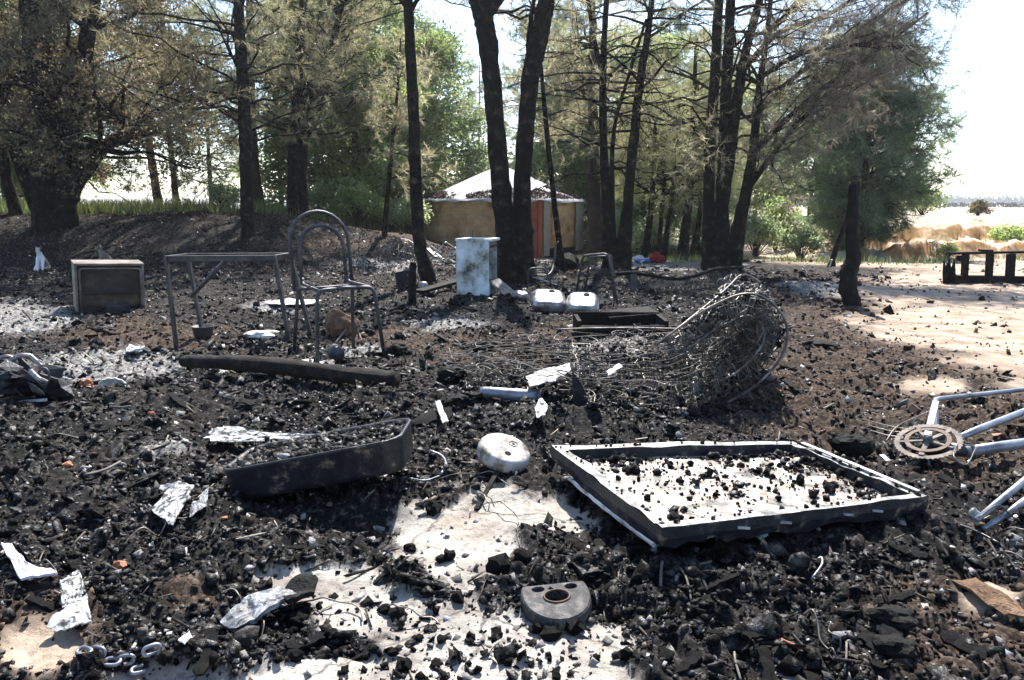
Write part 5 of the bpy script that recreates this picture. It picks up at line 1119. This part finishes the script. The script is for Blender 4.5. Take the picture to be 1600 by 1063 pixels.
    C = np.array(C); s_ = gg.uniform(.006, .02, len(C)); V, T, kk = chunks(C, s_, gg, ICO[1], .35); w = link('charred_stuffing', mesh_np('stuffing', V - np.array(b), T, np.repeat(gg.beta(1.5, 3, len(C)), kk)), RUBBLE, o); w['kind'] = 'stuff'
mattress()
# fallen pipe, plate and blade beside the springs
a, b = aty(757, 632, 3.72), aty(843, 634, 3.66); o = thing('fallen_pipe', 'stout grey pipe length with a collar end lying against a white plate', 'pipe', ((a.x + b.x) / 2, 3.7, zg(0, 3.7)))
a.z, b.z = max(a.z, zg(a.x, a.y) + .03), max(b.z, zg(b.x, b.y) + .045); dv_ = (b - a).normalized()
MB().tube([a - dv_ * .02, a, a.lerp(b, .5), b], [.026, .03, .032, .034], 16, .03).build('tube', ALU, o, True); M4 = Matrix.Translation(b) @ dv_.to_track_quat('Z', 'Y').to_matrix().to_4x4()
MB().lathe([(.030, -.01), (.042, -.008), (.042, .012), (.028, .014), (.02, .004), (.001, .002)], 18, M4).build('collar', STEEL, o, True)
sheet('white_plate', 'white flat plate half buried behind the fallen pipe', 'metal sheet', [(818, 618), (862, 608), (890, 600), (893, 612), (868, 624), (826, 634)], WHITE_SH, .09, .008, [.01, .02, .03, .02, .0, .0])
def blade():
    Y = 3.62; b = aty(905, 640, Y); m_ = MB(); vs = []; fs = []
    for i in range(11):
        t = i / 10; pin = aty(894 + 2 * t, 581 + 62 * t, Y); out_ = aty(894 + 27 * math.sin(t * 1.7), 580 + 62 * t, Y - .01); vs += [pin, out_, pin + Vector((0, .006, 0)), out_ + Vector((0, .006, 0))]
    for i in range(10): k = i * 4; n = k + 4; fs += [(k, k + 1, n + 1, n), (k + 2, n + 2, n + 3, k + 3), (k + 1, k + 3, n + 3, n + 1), (k, n, n + 2, k + 2)]
    m_.add(vs, fs); single(m_, 'curved_blade', ENAMEL_D, 'dark curved blade-shaped plate standing upright by the springs', 'scrap', (b.x, Y, zg(b.x, Y)))
blade()
# oval lid
LIDM = pm('mottled_lid', [(.36, (.05, .045, .04)), (.45, (.22, .18, .15)), (.53, (.40, .385, .37)), (.7, (.52, .52, .53))], 16, .5, .1, .4, 60, .3)
def lid():
    p = at(788, 738); c = Vector((p.x, p.y + .01, zg(p.x, p.y) + .062)); M4 = Matrix.Translation(c) @ Euler((R(14), R(16), 0)).to_matrix().to_4x4(); o = thing('round_lid', 'thick round heat-stained lid with two holes tilted on the rubble', 'lid', (c.x, c.y, zg(p.x, p.y)))
    dsc = MB().lathe([(.001, .020), (.05, .021), (.085, .018), (.094, .014), (.100, .006), (.102, -.004), (.101, -.028), (.099, -.034), (.094, -.034), (.092, -.01), (.001, -.006)], 48, M4).build('disc', LIDM, o, True)
    for x, y, r_ in ((.012, -.045, .013), (.028, .028, .006)): MB().lathe([(.001, .0), (r_ * .9, .0), (r_, -.002)], 18, M4 @ Matrix.Translation((x, y, .0225))).build('hole_disc', CHAR, o).parent = dsc  # no opening is cut: dark discs paint the shade inside the holes
    MB().lathe([(.014, .0005), (.016, .0025), (.018, .0005)], 24, M4 @ Matrix.Translation((.028, .028, .0215))).build('boss_ring', RUST, o, True)
lid()
# dark enamel basin, tilted and filled with rubble
def basin():
    L0 = at(372, 790); Rr = aty(640, 748, at(372, 790).y + .03); x0, x1 = at(345, 800).x, Rr.x; ln, wd, h = x1 - x0, .34, .125; y0 = L0.y
    tilt = math.atan2(.115, ln); c = Vector((x0, y0, zg(x0, y0) - .035)); M = Matrix.Translation(c) @ Euler((R(-4), -tilt, R(1))).to_matrix().to_4x4(); o = thing('enamel_basin', 'dark navy enamel basin propped at one end and heaped with charcoal', 'basin', (x0 + ln / 2, y0 + wd / 2, 0))
    def ring(inset, z, r_=.07, K=7):
        pts = []
        for (cx_, cy_, a0) in ((ln - r_, r_, -90), (ln - r_, wd - r_, 0), (r_, wd - r_, 90), (r_, r_, 180)):
            for k in range(K + 1): t = R(a0 + 90 * k / K); pts.append(M @ Vector((cx_ + (r_ - inset) * math.cos(t), cy_ + (r_ - inset) * math.sin(t), z)))
        return pts
    rings = [ring(.035, 0), ring(.012, .006), ring(.004, .025), ring(-.004, h - .012), ring(-.008, h - .004), ring(-.004, h), ring(.006, h - .001), ring(.012, h - .012), ring(.02, .02), ring(.05, .012)]
    n = len(rings[0]); vs = [p for r_ in rings for p in r_]; fs = []
    for i in range(len(rings) - 1):
        for k in range(n): l = (k + 1) % n; fs.append((i * n + k, i * n + l, (i + 1) * n + l, (i + 1) * n + k))
    fs.append(tuple(range(n - 1, -1, -1))); fs.append(tuple((len(rings) - 1) * n + k for k in range(n)))
    MB().add(vs, fs).build('shell', ENAMEL_D, o, True)
    gg = np.random.default_rng(12); N = 2600; C = np.array([M @ Vector((gg.uniform(.02, ln - .02), gg.uniform(.025, wd - .02), h - .035 + gg.uniform(0, .028))) for k in range(N)]); s_ = np.minimum(.0075 * np.exp(gg.normal(0, .45, N)), .022); V, T, kk = chunks(C, s_, gg, ICO[1], .3)
    w = link('charcoal_fill', mesh_np('fill', V - np.array(o.location), T, np.repeat(np.clip(gg.beta(1.6, 2.6, N) + .3 * (gg.uniform(0, 1, N) > .93), 0, 1), kk)), RUBBLE, o); w['kind'] = 'stuff'
    q = [M @ Vector((x, y, h - .045)) for x, y in ((.015, .02), (ln - .015, .02), (ln - .015, wd - .015), (.015, wd - .015))]; MB().add(q, [(0, 1, 2, 3)]).build('ash_bed', CHAR, o)
basin()
# appliance door panel lying inner face up
def panel():
    A, B, C_, D_ = at(862, 697, .115), at(1238, 688, .09), at(1448, 776, .085), at(1034, 826, .15); o = thing('appliance_door', 'large white rust-stained appliance door lying inner side up, scattered with charcoal', 'appliance door', ((A + C_) / 2).to_tuple()[:2] + (0,))
    def Pq(u, v): return A * (1 - u) * (1 - v) + B * u * (1 - v) + C_ * u * v + D_ * (1 - u) * v
    nrm = (B - A).cross(D_ - A).normalized(); nrm = nrm if nrm.z > 0 else -nrm; th = .055; dep = .04; rim = (.045, .032, .055, .045)   # left, right, back, front
    gg = np.random.default_rng(14)
    def patch(u0, u1, v0, v1, dz, nu, nv, wob=.002):
        return [[Pq(u0 + (u1 - u0) * i / nu, v0 + (v1 - v0) * j / nv) + nrm * (dz + wob * float(vnoise(i * .37 + u0 * 9, j * .37 + v0 * 9, 4))) for i in range(nu + 1)] for j in range(nv + 1)]
    def grid(rows, flip=False):
        m_ = MB(); vs = [p for r_ in rows for p in r_]; nu = len(rows[0]); fs = []
        for j in range(len(rows) - 1):
            for i in range(nu - 1): f = (j * nu + i, (j + 1) * nu + i, (j + 1) * nu + i + 1, j * nu + i + 1); fs.append(f if not flip else f[::-1])
        return m_.add(vs, fs)
    MB_floor = grid(patch(rim[0], 1 - rim[1], rim[2], 1 - rim[3], -dep, 30, 24, .004)); MB_floor.build('inner_floor', PANEL, o, True)
    for nm, (u0, u1, v0, v1) in (('rim_strip', (0, 1, 0, rim[2])), ('rim_strip', (0, 1, 1 - rim[3], 1)), ('rim_strip', (0, rim[0], rim[2], 1 - rim[3])), ('rim_strip', (1 - rim[1], 1, rim[2], 1 - rim[3]))):
        wv = .009 if u1 - u0 < .5 else .006
        top = patch(u0, u1, v0, v1, 0, 26 if u1 - u0 > .5 else 2, 26 if v1 - v0 > .5 else 2, wv); m_ = grid(top)
        nu = len(top[0]) - 1; nv = len(top) - 1
        bot = [[p - nrm * (dep + .004) for p in r_] for r_ in top]
        m_.build(nm, RIMM, o); m_ = MB()
        for edge in ([(j, 0) for j in range(nv + 1)], [(j, nu) for j in range(nv + 1)], [(0, i) for i in range(nu + 1)], [(nv, i) for i in range(nu + 1)]):
            vs = [top[j][i] for j, i in edge] + [bot[j][i] for j, i in edge]; n = len(edge); m_.add(vs, [(k, k + 1, n + k + 1, n + k) for k in range(n - 1)])
        m_.build('shaded_rim_wall', ENAMEL_D, o)  # dark enamel colour stands in for the shade on the inner walls
    # outer skirt and skin
    E = [Pq(t, 1) for t in np.linspace(0, 1, 24)] + [Pq(1, 1 - t) for t in np.linspace(0, 1, 20)][1:] + [Pq(1 - t, 0) for t in np.linspace(0, 1, 24)][1:] + [Pq(0, t) for t in np.linspace(0, 1, 20)][1:-1]
    cc = Pq(.5, .5); m_ = MB(); vs = []; n = len(E)
    for lev, (d, inset) in enumerate(((.002, -.004), (-th * .5, -.006), (-th, .002))): vs += [p + (p - cc).normalized() * -inset + nrm * (d + .003 * gg.normal() * lev) for p in E]
    fs = [(l * n + k, l * n + (k + 1) % n, (l + 1) * n + (k + 1) % n, (l + 1) * n + k) for l in range(2) for k in range(n)]; fs.append(tuple(2 * n + k for k in range(n))); m_.add(vs, fs).build('outer_skin', ENAMEL_D, o)
    # peeled edge trim along the left and lifted strip on the right
    MB().tube([Pq(-.012, t) + nrm * (-th * .9 - .012 * math.sin(t * 3)) for t in np.linspace(.25, .98, 18)], .006, 5, .3).build('peeled_trim', PALE, o)
    MB().beam(Pq(.985, .12) + nrm * .012, Pq(1.0, .95) + nrm * .006, .016, .004).build('edge_strip', PALE, o)
    for t in (.27, .42, .66, .78):
        q = Pq(t, 1.0) + Vector((0, -.012, -.022)); MB().box(q, (.036, .006, .006), (0, R(8), R(8))).build('clip', PALE, o)
    N = 2600; uu = gg.uniform(rim[0] + .03, .95, N); vv = np.clip(gg.beta(1.1, 1.7, N), .1, .93); uu = np.where(gg.uniform(0, 1, N) < .28, 1 - rim[1] - np.abs(gg.normal(0, .09, N)), uu); kk_ = gg.uniform(0, 1, N) < .35 + .8 * (fbm(uu * 6, vv * 6, 7, 3) + .35); uu, vv = uu[kk_], vv[kk_]; N = len(uu)
    C = np.array([Pq(a_, b_) for a_, b_ in zip(uu, vv)]); s_ = np.minimum(.0031 * np.exp(gg.normal(0, .75, N)), .02); C = C + np.array(nrm) * (-dep + s_ * .6)[:, None]; V, T, kk = chunks(C, s_, gg, ICO[1], .35)
    w = link('charcoal_scatter', mesh_np('scatter', V - np.array(o.location), T, np.repeat(gg.beta(1.3, 4, N), kk)), RUBBLE, o); w['kind'] = 'stuff'
    N = 70; C = np.array([Pq(gg.uniform(0, 1), gg.choice([.03, .97])) if k % 2 else Pq(gg.choice([.025, .98]), gg.uniform(0, 1)) for k in range(N)]); s_ = gg.uniform(.003, .008, N); V, T, kk = chunks(C + np.array(nrm) * .004, s_, gg, ICO[1], .35)
    w = link('charcoal_scatter', mesh_np('scatter', V - np.array(o.location), T, np.repeat(gg.beta(1.3, 4, N), kk)), RUBBLE, o); w['kind'] = 'stuff'
    m_ = MB()
    for (u, v) in ((.22, .3), (.75, .55)):
        q = Pq(u, v) - nrm * dep; m_.lump(q + Vector((0, 0, .014)), 1, int(u * 90), 2, .3, (.017, .017, .02))
    m_.build('loose_nut', CHAR, o)
    # rubble heap props under the panel
panel()
# D-shaped drain plate
def drain():
    p = at(870, 952); z = zg(p.x, p.y); c = Vector((p.x, p.y + .035, z + .012)); o = thing('burner_plate', 'thick D-shaped iron plate with one big and two small holes', 'iron plate', (c.x, c.y, z)); M = Matrix.Translation(c) @ Euler((R(6), R(-2), R(8))).to_matrix().to_4x4()
    w, hgt = .088, .036; out = []
    N = 48
    for k in range(N):
        a_ = 2 * math.pi * k / N; x = w * math.cos(a_); y = math.sin(a_); y = .105 * y if y < 0 else min(.042, .105 * y * 1.3); out.append((x, y))
    holes = [((.0, -.012), .033, .026), ((-.042, .024), .017, .012), ((.044, .024), .017, .012)]
    import bmesh
    bm = bmesh.new()
    def loop(pts, z): return [bm.verts.new(M @ Vector((x, y, z))) for x, y in pts]
    hp = [[(hc[0] + rx * math.cos(2 * math.pi * k / 20), hc[1] + ry * math.sin(2 * math.pi * k / 20)) for k in range(20)] for hc, rx, ry in holes]
    for z in (hgt, ):
        ls = [loop([(x * .96, y * .96) for x, y in out], z)] + [loop(h_, z) for h_ in hp]; es = []
        for l in ls: es += [bm.edges.new((l[i], l[(i + 1) % len(l)])) for i in range(len(l))]
        bmesh.ops.triangle_fill(bm, use_beauty=True, edges=es)
    prev = ls[0]
    for (sc_, z) in ((1.0, hgt - .005), (1.02, hgt * .4), (1.0, -.01)):
        nx = loop([(x * sc_, y * sc_) for x, y in out], z)
        for i in range(N): bm.faces.new((prev[i], prev[(i + 1) % N], nx[(i + 1) % N], nx[i]))
        prev = nx
    for l, h_ in zip(ls[1:], hp):
        nx = loop(h_, .0)
        for i in range(20): bm.faces.new((l[(i + 1) % 20], l[i], nx[i], nx[(i + 1) % 20]))
        bm.faces.new(nx)
    bmesh.ops.recalc_face_normals(bm, faces=bm.faces)
    me = bpy.data.meshes.new('plate'); bm.transform(Matrix.Translation(-Vector(o.location))); bm.to_mesh(me); bm.free(); link('plate', me, pm('grey_iron', [(.33, (.018, .018, .019)), (.5, (.05, .048, .048)), (.62, (.11, .105, .10)), (.72, (.16, .12, .09))], 30, .65, .1, .6, 90, .3), o)
    MB().tube([M @ Vector((.033 * math.cos(k * .2618), -.012 + .026 * math.sin(k * .2618), hgt + .001)) for k in range(24)], .003, 6, closed=True).build('hole_lip', RUST, o, True)
drain()
# bicycle remains
def bicycle():
    bb = at(1510, 706, .07); o = thing('bicycle_frame', 'burnt grey bicycle frame lying on its side with toothed chainring and crank', 'bicycle', (bb.x, bb.y, 0)); T = lambda pts, r, nm, m=ALU, n=12: MB().tube(pts, r, n).build(nm, m, o, True)
    cr = at(1450, 690, .085); M = Matrix.Translation(cr) @ Euler((R(8), R(-20), R(10))).to_matrix().to_4x4()
    def ringpart(r0, r1, z0, z1, nm, teeth=0, mat=ALU):
        m_ = MB(); N = 88 if teeth else 40; vs = []; fs = []
        for k in range(N):
            a_ = 2 * math.pi * k / N; ro = r1 + (.006 if teeth and k % 2 == 0 else 0)
            for r_, z in ((r0, z0), (ro, z0), (ro, z1), (r0, z1)): vs.append(M @ Vector((r_ * math.cos(a_), r_ * math.sin(a_), z)))
        for k in range(N):
            l = (k + 1) % N
            for e in range(4): fs.append((k * 4 + e, k * 4 + (e + 1) % 4, l * 4 + (e + 1) % 4, l * 4 + e))
        return m_.add(vs, fs).build(nm, mat, o)
    cring = ringpart(.098, .116, -.002, .003, 'chainring', 44, CHAINR); under(ringpart(.066, .082, .006, .010, 'inner_ring', 0, RUST), cring)
    for k in range(5): a_ = k * 1.2566; sp = MB().beam(M @ Vector((.018 * math.cos(a_), .018 * math.sin(a_), .004)), M @ Vector((.100 * math.cos(a_), .100 * math.sin(a_), .004)), .018, .007).build('spider_arm', CHAINR, o); under(sp, cring)
    T([M @ Vector((0, 0, -.05)), M @ Vector((0, 0, .025))], .018, 'crank_axle', STEEL)
    e = at(1462, 628, .12); q0 = M @ Vector((0, 0, .022)); MB().beam(q0, e, .026, .012).build('crank_arm', ALU, o)
    T(fillet([at(1463, 668, .10), at(1461, 624, .11), at(1600, 609, .10), at(1760, 596, .08)], .03), .011, 'handle_tube')
    T([bb, bb.lerp(at(1620, 690, .08), .5), at(1640, 688, .08), at(1760, 680, .08)], .021, 'down_tube'); T([at(1498, 684, .08), at(1530, 671, .09), at(1620, 636, .10), at(1740, 590, .12)], [.012, .016, .016, .016], 'seat_tube')
    T([M @ Vector((.03, 0, -.04)), bb + Vector((.03, 0, 0))], .026, 'bottom_bracket', STEEL)
    T([at(1526, 812, .05), at(1600, 752, .09), at(1700, 668, .10)], [.009, .012, .013], 'chain_stay'); T([at(1538, 826, .02), at(1600, 784, .05), at(1730, 700, .07)], [.007, .013, .014], 'seat_stay')
    q = at(1522, 806, .05); MB().lump(q, 1, 3, 2, .25, (.018, .012, .024)).build('dropout', PALE, o)
    for pts in ([(1500, 686, .10), (1490, 712, .09), (1510, 726, .06), (1525, 700, .09)], [(1464, 712, .05), (1480, 715, .05), (1505, 727, .04)], [(1530, 808, .06), (1560, 790, .07), (1590, 812, .03), (1620, 800, .03)], [(1500, 820, .03), (1530, 832, .02), (1560, 848, .02)], [(1384, 690, .04), (1400, 668, .06), (1425, 655, .05), (1460, 640, .04)]):
        T(crom([tuple(at(*p)) for p in pts], 6), .0028, 'brake_cable', WIRE, 5)
    for k in range(3): T(crom([tuple(at(1345 + 8 * k, 655 + 9 * k, .03)), tuple(at(1400, 668 + 7 * k, .05)), tuple(at(1440 + 5 * k, 672, .06))], 5), .0026, 'spoke', WIRE, 5)
    MB().box(at(1430, 640, .05), (.022, .05, .03), (.3, .4, .3)).build('pedal', RUST, o); MB().beam(at(1377, 712, .03), at(1400, 732, .01), .02, .01).build('pedal_arm', PALE, o)
bicycle()
a, b = at(744, 789), at(777, 752); a.z = zg(a.x, a.y) + .005; b.z = zg(b.x, b.y) + .016; single(MB().beam(a, b, .016, .009), 'charred_stick', CHAR, 'dark thin slat sticking out from under the round lid', 'slat', (a + b) / 2)
# stray wire ends and twisted scraps
STICKM = pm('dull_stick', [(.3, (.05, .045, .04)), (.6, (.16, .15, .13)), (.8, (.3, .28, .25))], 20, .8, 0, .4, 80, .2)
for pts, r_, m_, lab in (([(690, 752, .03), (697, 735, .05), (690, 720, .06), (672, 716, .05)], .005, ALU, 'bent white metal hook beside the basin'), ([(640, 760, .02), (665, 757, .03), (688, 752, .02)], .003, ALU, 'thin bent wire at the raised basin end'), 
                         ([(1062, 912, .04), (1072, 930, .04), (1080, 952, .02)], .003, STICKM, 'dull bent nail on rubble between the D-shaped plate and door'), ([(1268, 915, .03), (1282, 905, .05), (1282, 897, .05), (1276, 897, .05)], .003, ALU, 'small squared wire staple on the rubble'), ([(1220, 1005, .03), (1240, 1012, .03), (1265, 1018, .02)], .003, TERRA, 'red wire strand lying in black rubble'),
                         ([(1148, 1010, .02), (1150, 1030, .03), (1158, 1058, .02)], .0028, STICKM, 'curved dull wire in rubble beyond the D-shaped plate'), ([(1320, 1050, .02), (1322, 1030, .05), (1322, 1012, .06)], .0026, STICKM, 'thin dull upright spike in the black rubble'), ([(1032, 935, .02), (1032, 915, .04), (1034, 900, .05)], .004, STICKM, 'short upright grey-green stub near the drain-shaped plate'),
                         ([(135, 768, .03), (165, 752, .04), (190, 738, .04)], .005, STICKM, 'pale split stick on rubble between casing and white shard'), ([(172, 637, .02), (190, 639, .03), (204, 642, .03)], .007, STICKM, 'short pale stub of pipe near the bowl shard')):
    q = [Vector((at(a_, b_).x, at(a_, b_).y, 0)) for a_, b_, _ in pts]; q = [Vector((p.x, p.y, zg(p.x, p.y) + z_ * .6)) for p, (_, _, z_) in zip(q, pts)]; c = sum(q, Vector()) / len(q)
    single(MB().tube(crom([tuple(p) for p in q], 4), r_, 6), 'bent_wire' if r_ < .005 else 'metal_hook', m_, lab, 'wire', (c.x, c.y, zg(c.x, c.y)), None, True)
# chain at the bottom left
def chain():
    c = at(175, 1046); o = thing('chain', 'short grey steel chain half buried in soil and rubble', 'chain', (c.x, c.y, zg(c.x, c.y)))
    for k in range(6):
        q = at(135 + 21 * k, 1049 - 5 * (k % 2)); z = zg(q.x, q.y) + .012; P = []
        for i in range(16):
            a_ = 2 * math.pi * i / 16; x = (.017 if math.cos(a_) > 0 else -.017) * (abs(math.cos(a_)) ** .5) ; y = .010 * math.sin(a_); P.append(Vector((q.x, q.y, z)) + (Euler((R(80) if k % 2 else R(12), 0, R(12 * (k - 2)))).to_matrix() @ Vector((x, y, 0))))
        MB().tube(P, .0042, 8, closed=True).build('link', ALU, o, True)
chain()
# ------------------------------------------------------------------ cats
def cat_fur(name, a, b, c_):
    m, nt, out = new_mat(name); p = nt.nodes.new('ShaderNodeBsdfPrincipled'); tc = nt.nodes.new('ShaderNodeTexCoord'); sx = nt.nodes.new('ShaderNodeSeparateXYZ'); nt.links.new(tc.outputs['Object'], sx.inputs[0])
    n = noise_node(nt, 9, 3); v = math_n(nt, 'ADD', math_n(nt, 'MULTIPLY', sx.outputs['Y'], 2.6), math_n(nt, 'MULTIPLY', n.outputs['Fac'], .9)); v = math_n(nt, 'ADD', v, math_n(nt, 'MULTIPLY', sx.outputs['X'], 1.4)); v = math_n(nt, 'ADD', v, math_n(nt, 'MULTIPLY', math_n(nt, 'GREATER_THAN', sx.outputs['Z'], .285), .28))
    r = ramp(nt, v, [(.40, a), (.47, b), (.54, c_)]); nt.links.new(r.outputs[0], p.inputs['Base Color']); p.inputs['Roughness'].default_value = .9; nt.links.new(p.outputs[0], out.inputs[0]); return m
def cat(label, px, py, scale, rotz, mat, eyes=True):
    b = onz(px, py); o = thing('cat', label, 'cat', b, None, rotz); o.scale = (scale,) * 3
    V = [((0, .07, .075), .085, .08), ((0, .05, .13), .08, .075), ((0, .01, .19), .062, .06), ((0, -.025, .235), .045, .045), ((0, -.045, .275), .040, .042), ((0, -.058, .318), .058, .052), ((0, -.10, .302), .028, .022),     # pelvis, belly, chest, neck, head base, head, muzzle
         ((-.035, -.035, .17), .028, .028), ((-.036, -.065, .09), .020, .02), ((-.034, -.07, .02), .018, .018), ((-.034, -.092, .010), .018, .012), ((.035, -.035, .17), .028, .028), ((.036, -.065, .09), .020, .02), ((.034, -.07, .02), .018, .018), ((.034, -.092, .010), .018, .012),
         ((-.07, .05, .06), .05, .05), ((-.085, -.01, .03), .028, .024), ((-.08, -.05, .014), .02, .014), ((.07, .05, .06), .05, .05), ((.085, -.01, .03), .028, .024), ((.08, -.05, .014), .02, .014),
         ((.03, .14, .03), .022, .022), ((.10, .15, .018), .017, .017), ((.15, .08, .015), .014, .014), ((.155, .01, .013), .010, .010),
         ((-.028, -.05, .352), .016, .010), ((-.036, -.048, .384), .004, .003), ((.028, -.05, .352), .016, .010), ((.036, -.048, .384), .004, .003)]
    E = [(0, 1), (1, 2), (2, 3), (3, 4), (4, 5), (5, 6), (2, 7), (7, 8), (8, 9), (9, 10), (2, 11), (11, 12), (12, 13), (13, 14), (0, 15), (15, 16), (16, 17), (0, 18), (18, 19), (19, 20), (0, 21), (21, 22), (22, 23), (23, 24), (5, 25), (25, 26), (5, 27), (27, 28)]
    me = bpy.data.meshes.new('body'); me.from_pydata([v[0] for v in V], E, []); me.update(); c = link('body', me, mat, o); md = c.modifiers.new('skin', 'SKIN'); md.use_smooth_shade = True; md.branch_smoothing = .3
    for sv, v in zip(me.skin_vertices[0].data, V): sv.radius = (v[1], v[2])
    me.skin_vertices[0].data[0].use_root = True; s_ = c.modifiers.new('sub', 'SUBSURF'); s_.levels = s_.render_levels = 2
    for x in (-.02, .02): m_ = MB(); m_.lump((x, -.097, .326), .0075, 1, 2, 0); e = m_.build('eye', GREEN_GL, None, True, base=(0, 0, 0)); e.parent = o
    m_ = MB(); m_.lump((0, -.117, .303), .005, 1, 2, 0); e = m_.build('nose', TERRA, None, True, base=(0, 0, 0)); e.parent = o
cat('white-chested cat with grey-brown patches sitting upright in the shade', 66, 423, 1.02, R(14), cat_fur('white_tabby_fur', (.72, .74, .78), (.5, .5, .5), (.13, .10, .08)))
cat('dark tabby cat sitting sideways behind the appliance box', 164, 417, 1.0, R(-75), cat_fur('dark_tabby_fur', (.24, .2, .165), (.18, .15, .12), (.12, .1, .085)))

# ------------------------------------------------------------------ thin distance haze, also standing in for lens glare
def haze():
    m, nt, out = new_mat('glare_haze'); v = nt.nodes.new('ShaderNodeVolumePrincipled'); v.inputs['Color'].default_value = (.93, .95, 1, 1); v.inputs['Density'].default_value = .0006; v.inputs['Anisotropy'].default_value = .55
    nt.links.new(v.outputs[0], out.inputs['Volume'])
    zlo, zhi = float(gz.min()) - 1.0, 13.5
    o = MB().box((0, 0, (zlo + zhi) / 2), (12400, 12400, zhi - zlo)).build('haze', m); tag(o, 'thin pale haze over the whole clearing, also standing in for lens glare', 'haze', kind='stuff')
haze()
